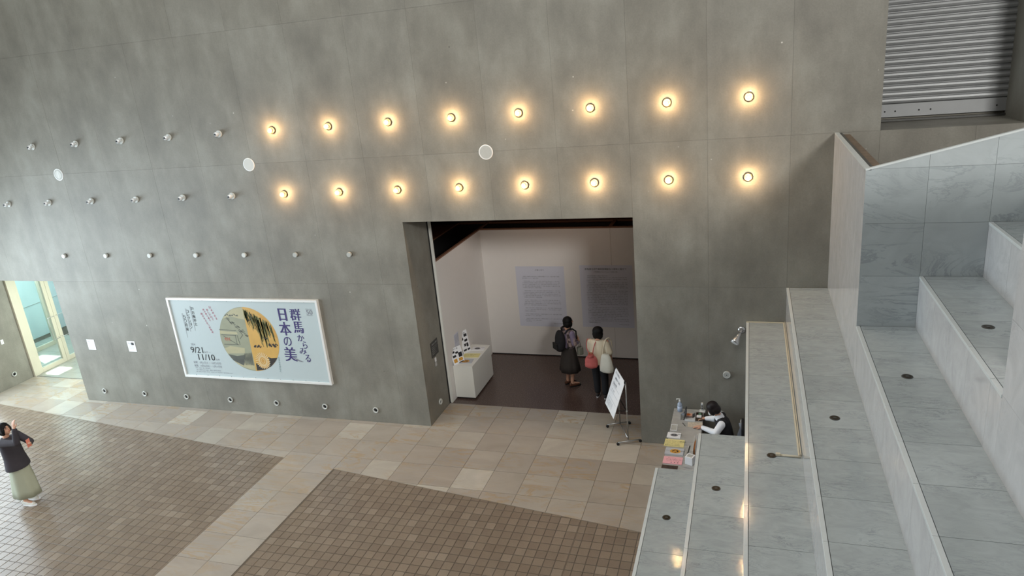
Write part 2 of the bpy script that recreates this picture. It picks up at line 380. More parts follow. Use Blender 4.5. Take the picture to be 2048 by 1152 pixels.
for (x0, x1, z0, z1), sub in cells(holes, xs, zs):
    bm = BM(); g = .0009; prot = random.uniform(0, .0014)
    for a, b, c, d in sub:
        ga = g if a == x0 else 0; gb = g if b == x1 else 0; gc = g if c == z0 and z0 > 0 else 0; gd = g if d == z1 else 0
        vs = [(a * S + ga, c * S + gc), (b * S - gb, c * S + gc), (b * S - gb, d * S - gd), (a * S + ga, d * S - gd)]
        f = [bm.verts.new((x, -prot, z)) for x, z in vs]; k_ = [bm.verts.new((x, G + .004, z)) for x, z in vs]
        bm.faces.new(f)
        for i in range(4): bm.faces.new((f[i], f[(i + 1) % 4], k_[(i + 1) % 4], k_[i]))
        bm.faces.new(k_[::-1])
    p = obj('concrete_panel', bm, 'concrete', wall)
# lining of the shutter recess and its ends
bm = BM(); box(bm, (14.3, .85, 4.3), (16.3, 1.0, CEIL), S); struct('trim_1', bm, 'concrete_plain', 'concrete back of the shutter recess')
# ---- left wall with lobby door opening and tall glazing nearer the camera
bm = BM()
box(bm, (-2.25, -.3, 0), (-1.95, .80, CEIL), S); box(bm, (-2.25, -20, 4.2), (-1.95, -.3, CEIL), S); box(bm, (-2.25, -20, 0), (-1.95, -10.2, 4.2), S)
wl = struct('wall_left', bm, 'concrete', 'pale grey concrete side wall beside the glass entrance doors')
bm = BM(); box(bm, (-2.16, -10.2, 0), (-2.13, -.3, 4.2), S); wg = struct('window_1', bm, 'glass', 'tall glazing in the side wall')
for y in [-.33, -1.6, -2.9, -4.7, -6.5, -8.3, -10.17]:
    bm = BM(); box(bm, (-2.2, y - .03, 0), (-2.08, y + .03, 4.2), S); obj('mullion', bm, 'frame_cream', wg)
# ---- rest of the shell
bm = BM(); box(bm, (20, -20, 0), (20.3, .85, CEIL), S); struct('wall_right', bm, 'concrete', 'far side concrete wall')
bm = BM(); box(bm, (-2.25, -20.3, 0), (20.3, -20, CEIL), S); struct('wall_front', bm, 'concrete', 'concrete wall behind the viewpoint')
bm = BM(); box(bm, (-2.3, -20.3, CEIL), (20.3, 1, CEIL + .2), S); struct('ceiling', bm, 'concrete_plain', 'high concrete ceiling')

# ---- marble floor
bm = BM()
for r in [(-2.3, -20.3, 20.3, .83)]:
    box(bm, (r[0], r[1], -.2), (r[2], r[3], -.006), S)
floor = struct('floor', bm, 'grout', 'floor of beige marble slabs around brown tiled fields')
YL = [-.09 + .515 * k for k in range(2, -14, -1)]   # joints parallel to the wall, from inside outwards
YL = [.83] + [y for y in YL if y < .8]
dl = lambda x: -.357 - (x + 2) * (1.307 - .357) / 8.0       # edge of the left brown field
dr = lambda x: -1.475 - (x - 7.02) * .1386                   # edge of the right brown field
def clip(poly, keep):
    """Sutherland-Hodgman against a half plane keep(x,y)>=0 (linear)"""
    out = []
    for i in range(len(poly)):
        a, b = poly[i], poly[(i + 1) % len(poly)]; fa, fb = keep(*a), keep(*b)
        if fa >= 0: out.append(a)
        if (fa >= 0) != (fb >= 0): t = fa / (fa - fb); out.append((a[0] + (b[0] - a[0]) * t, a[1] + (b[1] - a[1]) * t))
    return out
def area2(p): return abs(sum(p[i][0] * p[(i + 1) % len(p)][1] - p[(i + 1) % len(p)][0] * p[i][1] for i in range(len(p)))) / 2 if len(p) > 2 else 0
TH = .02
def slab(poly, name='marble_slab', g=.0034):
    if area2(poly) < .004: return
    bm = BM(); n = len(poly); cx = sum(p[0] for p in poly) / n; cy = sum(p[1] for p in poly) / n
    q = []
    for x, y in poly:
        q.append((x - math.copysign(g / S, x - cx), y - math.copysign(g / S, y - cy)))
    prism(bm, q, -TH, 0, 1.0 if False else S) if False else None
    lo = [bm.verts.new((x * S, y * S, -TH)) for x, y in q]; hi = [bm.verts.new((x * S, y * S, 0)) for x, y in q]
    for i in range(n): bm.faces.new((lo[i], lo[(i + 1) % n], hi[(i + 1) % n], hi[i]))
    bm.faces.new(hi); bm.faces.new(lo[::-1])
    obj(name, bm, 'floor_marble', floor)
gxs = [-2] + [-1.5 + .5 * k for k in range(0, 30)]
for x0, x1 in zip(gxs, gxs[1:]):
    if x1 > 13.01: break
    for y1, y0 in zip(YL, YL[1:]):
        if y0 < -5.3: break
        xa = x0
        if x0 == -2: xa = -1.95
        if y0 >= -.1 and .5 <= x0 < 8 and y0 > -.09: continue      # inside the wall mass
        yy1 = min(y1, 0) if (.5 <= x0 < 8 or x0 >= 11.5) else y1
        if yy1 <= y0: continue
        base = [(xa, y0), (x1, y0), (x1, yy1), (xa, yy1)]
        a = clip(base, lambda x, y: y - dl(x)); a = clip(a, lambda x, y: 6.5 - x) if x1 > 6.5 else a
        if x0 < 6.0:
            slab(a)
        elif x0 < 7.0:
            slab(base)
        else:
            slab(clip(base, lambda x, y: y - dr(x)))
# ---- brown clay tile fields (two), 300 nearest tiles single, the rest joined
def field(label, poly_test, x0, x1, y0, y1, px_, py_, ox, oy):
    bm = BM()
    pl = [(x0, y0), (x1, y0), (x1, y1), (x0, y1)]
    for t in poly_test: pl = clip(pl, t)
    n = len(pl); lo = [bm.verts.new((x * S, y * S, -.012)) for x, y in pl]; bm.faces.new(lo)
    bed = struct('floor_field', bm, 'clay_grout', label)
    tiles = []
    kx = ox - math.ceil((ox - x0) / px_) * px_
    xl = []
    while kx < x1 + px_:
        xl.append(kx); kx += px_
        if abs(kx - 11.13) < px_ / 2 and ox > 8: xl.append(11.003); kx = 11.092
    yl = []; ky = oy - math.ceil((oy - y0) / py_) * py_
    while ky < y1 + py_: yl.append(ky); ky += py_
    for a, b in zip(xl, xl[1:]):
        for c, d in zip(yl, yl[1:]):
            p = [(a, c), (b, c), (b, d), (a, d)]
            for t in poly_test + [lambda x, y: x - x0, lambda x, y: x1 - x, lambda x, y: y - y0]: p = clip(p, t) if p else p
            ar = area2(p)
            if ar < .0006: continue
            full = ar > .98 * px_ * py_
            cx = sum(q[0] for q in p) / len(p); cy = sum(q[1] for q in p) / len(p)
            u, v = px((cx * S, cy * S, 0)); dist = (Vector((cx * S, cy * S, 0)) - CAM).length
            vis = -20 < u < 2068 and -20 < v < 1172
            tiles.append((0 if vis else 1, dist, p, cx, cy, full))
    tiles.sort(key=lambda t: (t[0], t[1]))
    g = .0022 / S; shared = None; rest = BM()
    for k, (_, _, p, cx, cy, full) in enumerate(tiles):
        q = []
        for x, y in p:
            q.append((x - cx, y - cy))
        s_ = 1 - .0048 * 2 / (px_ * S)
        q = [(x * s_, y * s_) for x, y in q]
        dz = random.uniform(-.0008, .0008)
        if k < 300:
            if full and shared is None or not full:
                bm = BM(); prism(bm, q, -.012, 0, S, .0025); t = obj('clay_tile', bm, 'clay', bed)
                if full: shared = t.data
            else:
                t = bpy.data.objects.new('clay_tile', shared); C.objects.link(t); t.parent = bed
            t.location = (cx * S, cy * S, dz); t.rotation_euler = (random.uniform(-.0015, .0015), random.uniform(-.0015, .0015), 0)
        else:
            prism(rest, [(x + cx, y + cy) for x, y in q], -.012, dz, S, .0025)
    o = obj('clay_tile_paving', rest, 'clay', bed); o['kind'] = 'stuff'
    return bed
field('brown clay tile field left of the marble strip', [lambda x, y: dl(x) - y], -1.95, 6.0, -5.2, 0, .133, .1375, 1.577, -1.0765)
field('brown clay tile field between the marble strip and the stepped seating', [lambda x, y: dr(x) - y], 7.02, 12.0, -5.2, 0, .1323, .1375, 10.202, -2.151)

# ---- stepped marble seating
YJ = [-.115 - .515 * k for k in range(0, 22)]
def tier(n, x0, z, yback, ynear=-11.0, x1=None):
    """body + riser slabs + tread slabs + nosing of one tier"""
    x1 = x1 or x0 + .5; bm = BM()
    box(bm, (x0 + .02, ynear, 0), (x1 + .05, yback, z - .02), S)
    st = struct('stair_%d' % n, bm, 'grout', 'tier of pale veined marble stepped seating')
    js = [yback] + [y for y in YJ if ynear + .02 < y < yback - .04] + [ynear]
    for a, b in zip(js, js[1:]):
        if a < ynear: break
        bm = BM(); box(bm, (x0 + .034, b + .0016, z - .025), (x1, a - .0016, z), S); obj('tread_slab', bm, 'stair_marble', st)
        bm = BM(); box(bm, (x0, b + .001, z - .52), (x0 + .02, a - .001, z - .026), S); obj('riser_slab', bm, 'riser_marble', st)
        bm = BM(); box(bm, (x0 - .004, b + .001, z - .025), (x0 + .030, a - .001, z + .001), S, .003); obj('nosing', bm, 'nosing', st)
    return st
tier(1, 12.0, 1.0, -2.22); tier(2, 12.5, 1.5, -2.22); tier(3, 13.0, 2.0, 0, -11); tier(4, 13.5, 2.5, 0, -11)
tier(5, 14.0, 3.0, -2.6); tier(6, 14.5, 3.5, -2.6, -4.98); tier(7, 15.0, 4.0, -2.6, -4.98)
tier(8, 15.5, 4.5, -2.6, -4.98, 20)
# lower part of tiers (the first riser down to the floor)
bm = BM(); box(bm, (12.0, -11, 0), (12.019, -2.22, .48), S); struct('trim_2', bm, 'riser_marble', 'marble base of the lowest tier')
bm = BM(); box(bm, (13.0, -2.22, 0), (13.019, 0, 1.48), S); struct('trim_3', bm, 'riser_marble', 'marble side of the seating by the reception desk')
# ---- far parapet block beside the seating: panels on a hollow concrete upstand
def ztop(x): return 4.5 + max(0, x - 14) * .245
bm = BM()
box(bm, (14.02, -2.56, 2.5), (14.17, 0, 4.475), S)
for a, b in [(14.02, 15), (15, 16), (16, 18), (18, 20)]:
    v = []
    for x in (a, b):
        for y in (-2.58, -2.45):
            for z in (2.5, ztop(x) - .02): v.append(bm.verts.new((x * S, y * S, z * S)))
    for f in ((0, 1, 3, 2), (4, 6, 7, 5), (0, 4, 5, 1), (2, 3, 7, 6), (1, 5, 7, 3), (0, 2, 6, 4)): bm.faces.new([v[i] for i in f])
pw = struct('wall_parapet', bm, 'dirty', 'hollow marble-clad parapet rising beside the stepped seating')
bm = BM(); box(bm, (14.17, -2.45, 2.4), (20, 0, 2.5), S); obj('inner_floor', bm, 'concrete_plain', pw)
for ya, yb in [(0, -.63), (-.63, -1.145), (-1.145, -1.66), (-1.66, -2.175), (-2.175, -2.6)]:
    for za, zb in [(2.5, 4.5)]:
        bm = BM(); box(bm, (14.0, yb + .0004, za), (14.02, ya - .0004, zb), S); obj('cladding_panel', bm, 'riser_marble', pw)
for i in range(12):
    x0, x1 = 14 + .5 * i, 14.5 + .5 * i
    for z0 in (3.0, 3.5, 4.0, 4.5, 5.0, 5.5):
        t0, t1 = ztop(x0), ztop(x1)
        lo = z0; h0, h1 = min(z0 + .5, t0), min(z0 + .5, t1)
        if h1 - lo < .02: continue
        if z0 + .5 <= min(x0 - 11.5 + .51, 4.5) and False: continue
        bm = BM(); g = .001
        xa = x0 + g
        if h0 < lo: xa = x0 + (lo - t0) / .245; h0 = lo + .001
        pts = [(xa, lo + g), (x1 - g, lo + g), (x1 - g, h1 - (g if h1 < t1 else 0)), (xa, max(lo + g + .001, h0 - (g if h0 < t0 else 0)))]
        f = [bm.verts.new((x * S, -2.6 * S, z * S)) for x, z in pts]; k_ = [bm.verts.new((x * S, -2.58 * S, z * S)) for x, z in pts]
        bm.faces.new(f); bm.faces.new(k_[::-1])
        for j in range(4): bm.faces.new((f[j], k_[j], k_[(j + 1) % 4], f[(j + 1) % 4]))
        obj('cladding_panel', bm, 'block_marble', pw)
# marble edge, metal channel on the parapet top
def topbar(y0, y1, dz0, dz1, name, ma):
    bm = BM()
    v = []
    for x in (14.0 if y0 < -2.5 else 14.02, 20):
        for y in (y0, y1):
            for z in (ztop(x) + dz0, ztop(x) + dz1): v.append(bm.verts.new((x * S, y * S, z * S)))
    for f in ((0, 1, 3, 2), (4, 6, 7, 5), (0, 4, 5, 1), (2, 3, 7, 6), (1, 5, 7, 3), (0, 2, 6, 4)): bm.faces.new([v[i] for i in f])
    obj(name, bm, ma, pw)
topbar(-2.603, -2.565, -.012, .004, 'marble_edge', 'nosing'); topbar(-2.563, -2.525, -.02, -.004, 'metal_channel', 'dark_metal')
bm = BM(); box(bm, (13.998, -2.6, 4.49), (14.045, 0, 4.504), S); obj('marble_edge', bm, 'nosing', pw)
bm = BM(); box(bm, (14.047, -2.55, 4.478), (14.08, 0, 4.496), S); obj('metal_channel', bm, 'dark_metal', pw)
# ---- near parapet block, whose face is flush with the sixth riser
bm = BM(); box(bm, (14.52, -11, 0), (20, -5.0, 5.3), S); nb = struct('wall_near_parapet', bm, 'grout', 'near marble-clad parapet at the right of the seating')
for k in range(12):
    ya, yb = -4.98 - .515 * k, -4.98 - .515 * (k + 1)
    for z0 in (3.5, 4.0, 4.5, 5.0):
        bm = BM(); box(bm, (14.5, yb + .001, z0 + .001), (14.52, ya - .001, min(z0 + .5, 5.3) - .001), S); obj('cladding_panel', bm, 'riser_marble', nb)
for k in range(10):
    x0 = 14.5 + .5 * k
    for z0 in (3.5, 4.0, 4.5, 5.0):
        bm = BM(); box(bm, (x0 + .001, -5.0, z0 + .001), (x0 + .5 - .001, -4.98, min(z0 + .5, 5.3) - .001), S); obj('cladding_panel', bm, 'riser_marble', nb)
bm = BM(); box(bm, (14.5, -11, 3.0 - .02), (14.52, -4.98, 3.5), S); obj('cladding_panel', bm, 'riser_marble', nb)

# ---- gallery beyond the wide opening
bm = BM(); box(bm, (4, .83, -.2), (16, 9, -.001), S); struct('floor_gallery', bm, 'terrazzo', 'dark brown speckled gallery floor')
bm = BM(); box(bm, (8.03, 3.03, 0), (10.6, 3.09, 2.6), S); wb = struct('wall_gallery_back', bm, 'white', 'white partition carrying two large printed texts')
bm = BM(); box(bm, (10.603, 3.03, 0), (14, 3.09, 2.6), S); obj('partition_panel', bm, 'white', wb)
bm = BM(); box(bm, (8.0, 3.025, 0), (14, 3.035, .018), S); obj('base_gap', bm, 'black', wb)
bm = BM(); box(bm, (7.99, .885, 0), (8.05, 3.03, 2.6), S); ws = struct('wall_gallery_left', bm, 'white', 'white side partition behind the plinth')
bm = BM(); box(bm, (8.012, .845, 0), (8.05, .885, 3.5), S); obj('partition_edge', bm, 'white_gloss', ws)
bm = BM(); box(bm, (8.001, .82, 0), (8.011, .87, 3.5), S); obj('shadow_gap', bm, 'black', ws)
bm = BM(); box(bm, (8.0, 3.03, 2.6), (14, 3.09, 2.625), S); box(bm, (8.0, .885, 2.6), (8.05, 3.7, 2.625), S); box(bm, (10.57, 3.09, 2.58), (10.64, 3.7, 2.625), S); struct('trim_4', bm, 'wood_dim', 'wooden caps along the tops of the gallery partitions')
bm = BM(); box(bm, (7.36, .87, 2.602), (7.40, 3.62, 2.62), S); box(bm, (7.36, 3.6, 2.602), (14, 3.625, 2.62), S); struct('trim_5', bm, 'wood_dim', 'wooden edge of the inner gallery ceiling')
bm = BM(); box(bm, (4, .87, 2.58), (7.36, 8, 2.6), S); box(bm, (4, 3.63, 2.58), (14, 8, 2.6), S); struct('ceiling_gallery', bm, 'brown_board', 'warm brown board ceiling of the inner rooms')
bm = BM(); box(bm, (7.36, .87, .0), (7.95, 3.57, 1.6), S); box(bm, (7.3, .87, .0), (7.355, 3.57, 2.579), S); struct('wall_gallery_void', bm, 'black', 'black boxes standing for the shade behind the side partition')  # darkness of the unlit space painted as black boxes
bm = BM(); box(bm, (8.05, 3.1, .0), (14, 3.58, 1.6), S); box(bm, (7.3, 3.58, .0), (14, 3.66, 2.579), S); struct('wall_gallery_void_back', bm, 'black', 'black boxes standing for the shade behind the back partition')  # black boxes paint the dark seen over the back partition
bm = BM(); box(bm, (3.9, .85, 3.5), (16, 9, 3.6), S); box(bm, (3.9, .85, -.1), (4, 9, 3.5), S); box(bm, (3.9, 9, -.1), (16, 9.1, 3.5), S); box(bm, (13.6, .85, -.1), (14, 9, 3.5), S)
struct('wall_gallery_shell', bm, 'black', 'dark outer shell of the gallery')

# ---- entrance lobby beyond the left opening
bm = BM(); box(bm, (-6, .83, -.2), (.5, 5, -.004), S); lf = struct('floor_lobby', bm, 'grout', 'pale tiled lobby floor')
for i in range(-16, 2):
    for j in range(0, 9):
        x, y = i * .25, .84 + j * .25
        if x + .25 > .5 or x < -4: continue
        bm = BM(); box(bm, (x + .003, y + .003, -.02), (x + .247, y + .247, 0), S); obj('lobby_tile', bm, 'lobby_floor', lf)
bm = BM(); box(bm, (-1.95, .822, 0), (.5, .838, .003), S); struct('trim_6', bm, 'dark_metal', 'metal strip set in the floor at the lobby threshold')
bm = BM(); box(bm, (-2.6, 3.4, 0), (.5, 3.5, 2.5), S); box(bm, (.5, .85, 0), (.6, 3.5, 2.5), S); struct('wall_lobby', bm, 'white', 'pale inner walls of the entrance lobby')
bm = BM(); box(bm, (-4.3, 3.9, 0), (-1.95, 4.0, 2.56), S); box(bm, (-4.4, .2, 0), (-4.3, 4, 2.56), S); box(bm, (-4.3, .2, 0), (-2.3, .3, 2.56), S); struct('wall_outer_lobby', bm, 'frost', 'pale blue outer wall seen through the glass doors')
bm = BM()
for z_ in (.85, 2.05): box(bm, (-4.299, .3, z_), (-4.29, 3.9, z_ + .012), S)
struct('trim_9', bm, 'grille', 'thin joints across the pale blue outer wall')
# unseen lobby roof; its two openings are added to shape the sun patches
bm = BM()
zr = (2.55, 2.65); dx, dy = .30 / .72 * 2.6, -.13 / .72 * 2.6
hs = [(-1.86 - dx, -1.38 - dx, .93 - dy, 1.36 - dy), (-3.05 - dx, -2.35 - dx, 1.3 - dy, 1.9 - dy)]
for (x0, x1, z0, z1), sub in cells(hs + [(-1.94, .61, .1, .85)], [-4.4, .6], [.15, 4.0]):
    for a, b, c, d in sub: box(bm, (a, c, zr[0]), (b, d, zr[1]), S)
struct('ceiling_lobby', bm, 'white', 'unseen lobby ceiling with two openings added to shape the sun patches')
# glazed doors in the plane of the left wall
def door_leaf(n, y0, y1, x=-1.97, label=None, handle=None, z1=2.46, st=.085):
    bm = BM(); dpt = .03
    box(bm, (x - dpt, y0, 0), (x + dpt, y0 + st, z1), S, .004); box(bm, (x - dpt, y1 - st, 0), (x + dpt, y1, z1), S, .004)
    box(bm, (x - dpt, y0 + st, 0), (x + dpt, y1 - st, .10), S, .004); box(bm, (x - dpt, y0 + st, z1 - .07), (x + dpt, y1 - st, z1), S, .004)
    o = struct('door_%d' % n, bm, 'frame_cream', label)
    bm = BM(); box(bm, (x - .006, y0 + st, .10), (x + .006, y1 - st, z1 - .07), S); obj('pane', bm, 'glass', o)
    if handle:
        hy, s_ = handle
        bm = BM(); X = (x + .075) * S; a, b = hy * S, (hy + s_ * .16) * S; tubepath(bm, [(x * S, a, .62 * S), (X, a, .60 * S), (X, b, .60 * S), (X, b, 1.12 * S), (X, a, 1.12 * S), (x * S, a, 1.10 * S)], .008); obj('handle', bm, 'chrome', o)
    return o
door_leaf(1, .95, 1.66, label='glass entrance door leaf nearer the lobby threshold', handle=(1.62, -1))
door_leaf(2, 1.665, 2.55, label='glass entrance door leaf farther from the threshold', handle=(1.70, 1))
bm = BM(); box(bm, (-2.05, .80, 0), (-1.90, .945, 2.5), S, .005); dj = struct('trim_7', bm, 'frame_cream', 'cream door jamb at the end of the side wall')
bm = BM(); box(bm, (-2.05, 2.55, 0), (-1.90, 3.4, 2.5), S); box(bm, (-2.05, .945, 2.465), (-1.90, 2.55, 2.55), S); struct('trim_8', bm, 'frame_cream', 'cream frame over and beside the entrance doors')
door_leaf(3, .95, 1.75, x=-3.35, label='outer glass door leaf beyond the lobby', z1=2.46)
door_leaf(4, 1.76, 2.6, x=-3.35, label='second outer glass door leaf beyond the lobby', z1=2.46)

# ---- roller shutter in the high recess
t = thing('roller_shutter', 'grey metal roller shutter of horizontal slats closing the high recess', 'shutter', (15.25 * S, .84 * S, 4.5 * S))
bm = BM(); box(bm, (14.5, .80, 4.56), (16.0, .83, 4.72), S); obj('bottom_rail', bm, 'shutter', t, rel=True)
bm = BM(); box(bm, (14.5, .78, 4.505), (16.0, .835, 4.53), S); obj('floor_bar', bm, 'dark_metal', t, rel=True)
z = 4.725
proto = None
while z < 8.0:
    if proto is None:
        bm = BM(); pr = [(-.02, 0), (-.034, .012), (-.040, .034), (-.034, .056), (-.02, .068), (-.012, .070), (-.012, .078), (.01, .078), (.01, 0)]
        A = [bm.verts.new((-.75 * S, y * S, zz * S)) for y, zz in pr]; B = [bm.verts.new((.75 * S, y * S, zz * S)) for y, zz in pr]
        for i in range(len(pr)): j = (i + 1) % len(pr); bm.faces.new((A[i], A[j], B[j], B[i]))
        bm.faces.new(A); bm.faces.new(B[::-1]); s_ = obj('slat', bm, 'shutter', t); proto = s_.data
    else:
        s_ = bpy.data.objects.new('slat', proto); C.objects.link(s_); s_.parent = t
    s_.location = (0, -.015, (z - 4.5) * S); z += .079
for x in (14.66, 14.78, 15.05, 15.18, 15.9):
    bm = BM(); cyl(bm, (x * S, .80 * S, 4.63 * S), (x * S, .795 * S, 4.63 * S), .012, n=8); obj('rivet', bm, 'black', t, rel=True)

# ================================================================= WALL FITTINGS
def lamp(x, z, lit, label, group):
    t = thing('wall_lamp', label, 'lamp', (x * S, 0, z * S), 0, group)
    bm = BM(); lathe(bm, (0, 0, 0), (0, -1, 0), [(0, .066), (.022, .066), (.030, .060), (.030, .050), (.024, .046), (.024, .024), (.048, .022)], 24); obj('socket', bm, 'socket' if lit else 'knob', t)
    bm = BM(); R_ = .046; c = .086
    prof = [(.040, .018)] + [(c - R_ * math.cos(a), R_ * math.sin(a)) for a in [.45, .8, 1.1, 1.4, 1.7, 2.0, 2.3, 2.6, 2.85, PI]]
    prof[-1] = (c + R_, 0); lathe(bm, (0, 0, 0), (0, -1, 0), prof, 24); b = obj('bulb', bm, 'bulb_on' if lit else 'bulb_off', t)
    if lit:
        bm = BM(); caps(bm, (0, -.05, 0), (0, -.075, 0), .005); tubepath(bm, [(-.016, -.082, -.008), (-.012, -.1, .010), (0, -.106, -.006), (.012, -.1, .010), (.016, -.082, -.008)], .003, 6); obj('filament', bm, 'filament', b)
        l = bpy.data.lights.new('lamp_glow', 'POINT'); l.energy = 12; l.color = (1, .62, .31); l.shadow_soft_size = .016
        lo = bpy.data.objects.new('lamp_glow', l); C.objects.link(lo); lo.parent = t; lo.location = (0, -.112, 0)
    else:
        bm = BM(); lathe(bm, (0, 0, 0), (0, -1, 0), [(c + R_ - .007, .022), (c + R_ + .0005, .019)], 16); obj('bulb_tip', bm, 'ink', b)
ordn = ['first', 'second', 'third', 'fourth', 'fifth', 'sixth', 'seventh', 'eighth', 'ninth', 'tenth']
for k in range(6, 14):
    e = 'rightmost' if k == 13 else 'leftmost' if k == 6 else ordn[13 - k] + ' from the right'
    lamp(k, 5.0, True, 'glowing round wall bulb in the upper lit row, %s' % e, 'lit bulbs, upper row')
    lamp(k, 4.0, True, 'glowing round wall bulb in the lit row above the opening, %s' % e, 'lit bulbs, lower row')
for k in range(1, 6):
    e = 'leftmost' if k == 1 else 'nearest the lit ones' if k == 5 else ordn[k - 1] + ' from the left'
    lamp(k, 5.0, False, 'unlit silvery bulb on its socket, upper row, %s' % e, 'unlit bulbs, upper row')
for k in range(0, 6):
    e = 'leftmost, at the photo edge' if k == 0 else 'nearest the lit ones' if k == 5 else ordn[k] + ' from the left'
    lamp(k, 4.0, False, 'unlit silvery bulb on its socket, second row, %s' % e, 'unlit bulbs, lower row')
for k in range(1, 8):
    e = 'leftmost' if k == 1 else 'rightmost and darkest' if k == 7 else ordn[k - 1] + ' from the left'
    t = thing('wall_stud', 'small round grey blanking cap on concrete, %s' % e, 'cap', (k * S, 0, 3.0 * S), 0, 'round caps in a row above the poster')
    bm = BM(); lathe(bm, (0, 0, 0), (0, -1, 0), [(0, .048), (.05, .048), (.056, .045)], 20); obj('cap_disc', bm, 'knob' if k < 6 else 'grille', t)
    bm = BM(); lathe(bm, (0, 0, 0), (0, -1, 0), [(0, .052), (.008, .052)], 20); obj('back_ring', bm, 'dark_metal', t)
def portlight(loc, d, label):
    t = thing('floor_spotlight', label, 'spotlight', loc, 0, 'round low spotlights near the floor')
    bm = BM(); n = 24; dd, u, v = basis(d)
    prof = [(0, .062), (.028, .062), (.032, .056), (.028, .044), (.002, .042)]
    lathe(bm, (0, 0, 0), d, prof, 24); obj('ring', bm, 'knob', t)
    bm = BM(); lathe(bm, (0, 0, 0), d, [(.003, .043), (.006, .043)], 24); obj('lens', bm, 'hole', t)
    bm = BM(); lathe(bm, (0, 0, 0), d, [(.006, .02), (.02, .016), (.022, 0)], 12); obj('lamp_core', bm, 'black', t)
for k in range(1, 8):
    e = 'nearest the entrance' if k == 1 else 'nearest the wide opening' if k == 7 else '%s counted from the entrance side' % ordn[k - 1]
    portlight((k * S, 0, .235 * S), (0, -1, 0), 'round black-holed low wall light under the poster wall, %s' % e)
portlight((8.0 * S, .444 * S, .228 * S), (1, 0, 0), 'round low light in the side of the wide opening')
portlight((-1.95 * S, .402 * S, .25 * S), (1, 0, 0), 'round low light in the pale side wall by the entrance')
for x, e, mt in [(1.405, 'leftmost, split by a vertical bar', 'grille'), (5.44, 'beside the first lit bulbs', 'knob'), (9.465, 'between the lit rows over the opening, darkest', 'grille')]:
    t = thing('wall_speaker', 'round flush wall speaker grille, %s' % e, 'speaker', (x * S, 0, 4.49 * S), 0, 'round speaker grilles')
    bm = BM(); lathe(bm, (0, 0, 0), (0, -1, 0), [(0, .128), (.006, .128), (.010, .122), (.008, .112)], 32); obj('rim', bm, 'plastic_white', t)
    bm = BM(); lathe(bm, (0, 0, 0), (0, -1, 0), [(.004, .112), (.0105, .108)], 32); obj('grille', bm, mt, t)
    if x < 2:
        bm = BM(); box(bm, (-.006, -.014, -.09), (.006, -.010, .09)); obj('bar', bm, 'plastic_white', t)
        bm = BM(); lathe(bm, (0, 0, 0), (0, -1, 0), [(.0106, .080), (.0125, .080)], 28); obj('inner_ring', bm, 'knob', t)
# concrete tie-hole caps
for x in (2.0, 4.0, 6.0):
    pass
# swivel spot and round sensor on the wall by the desk
t = thing('swivel_spotlight', 'silver swivel spotlight on concrete wall left of the seating edge', 'spotlight', (12.935 * S, 0, 1.885 * S))
bm = BM(); lathe(bm, (0, 0, 0), (0, -1, 0), [(0, .062), (.018, .06), (.03, .03)], 24); obj('wall_plate', bm, 'chrome', t)
bm = BM(); d = Vector((-.10, -.12, -.16)); caps(bm, (0, -.03, 0), (-.02, -.075, -.02), .022); lathe(bm, (-.02, -.075, -.02), d, [(0, .03), (.07, .034), (.09, .04), (.16, .068), (.20, .072), (.203, .066)], 24); obj('lamp_head', bm, 'chrome', t)
bm = BM(); lathe(bm, Vector((-.02, -.075, -.02)) + d.normalized() * .2035, d, [(0, .064), (.003, .06)], 24); obj('lens', bm, 'plastic_white', t)
t = thing('wall_sensor', 'round grey knob with black centre on concrete wall above the receptionist', 'sensor', (12.74 * S, 0, 1.2 * S))
bm = BM(); lathe(bm, (0, 0, 0), (0, -1, 0), [(0, .062), (.035, .062), (.042, .056), (.036, .048), (.034, .046)], 28); obj('rim', bm, 'knob', t)
bm = BM(); lathe(bm, (0, 0, 0), (0, -1, 0), [(.03, .047), (.0375, .045)], 28); obj('face', bm, 'grille', t)
bm = BM(); lathe(bm, (0, 0, 0), (0, -1, 0), [(.037, .009), (.041, .008)], 12); obj('button', bm, 'black', t)
# caption sheets
for x, e, im in [(.91, 'nearer the entrance', False), (1.905, 'nearer the big poster, with a dark picture', True)]:
    t = thing('wall_notice', 'small white printed notice on concrete, %s' % e, 'notice', (x * S, -.002, 1.11 * S), 0, 'white notices left of the poster')
    w_, h_ = .185 * S, .215 * S
    bm = BM(); box(bm, (0, -.004, 0), (w_, 0, h_)); obj('sheet', bm, 'white_board', t)
    sh = Sheet(t.location + Vector((0, -.0045, 0)), (1, 0, 0), (0, 0, 1)); bm = BM()
    sh.text(bm, '展覧会', .025, .195, .03, res=1); sh.text(bm, 'のご案内', .025, .17, .022, res=1)
    if im: pass
    for k in range(5): sh.text(bm, '会場での撮影はご遠慮ください', .03, .13 - k * .017, .012, res=1)
    obj('lettering', bm, 'ink_soft', t, rel=True)
    if im:
        bm = BM(); sh.rect(bm, .115, .165, .19, .225); obj('picture', bm, 'ink', t, rel=True)
# switch on the left wall
t = thing('light_switch', 'small white switch plate on the pale side wall by the entrance', 'switch', (-1.948 * S, .377 * S, 1.005 * S))
bm = BM(); box(bm, (0, -.035, -.06), (.008, .035, .06), 1, .002); obj('plate', bm, 'plastic_white', t)
bm = BM(); box(bm, (.008, -.012, -.02), (.012, .012, .02)); obj('rocker', bm, 'knob', t)
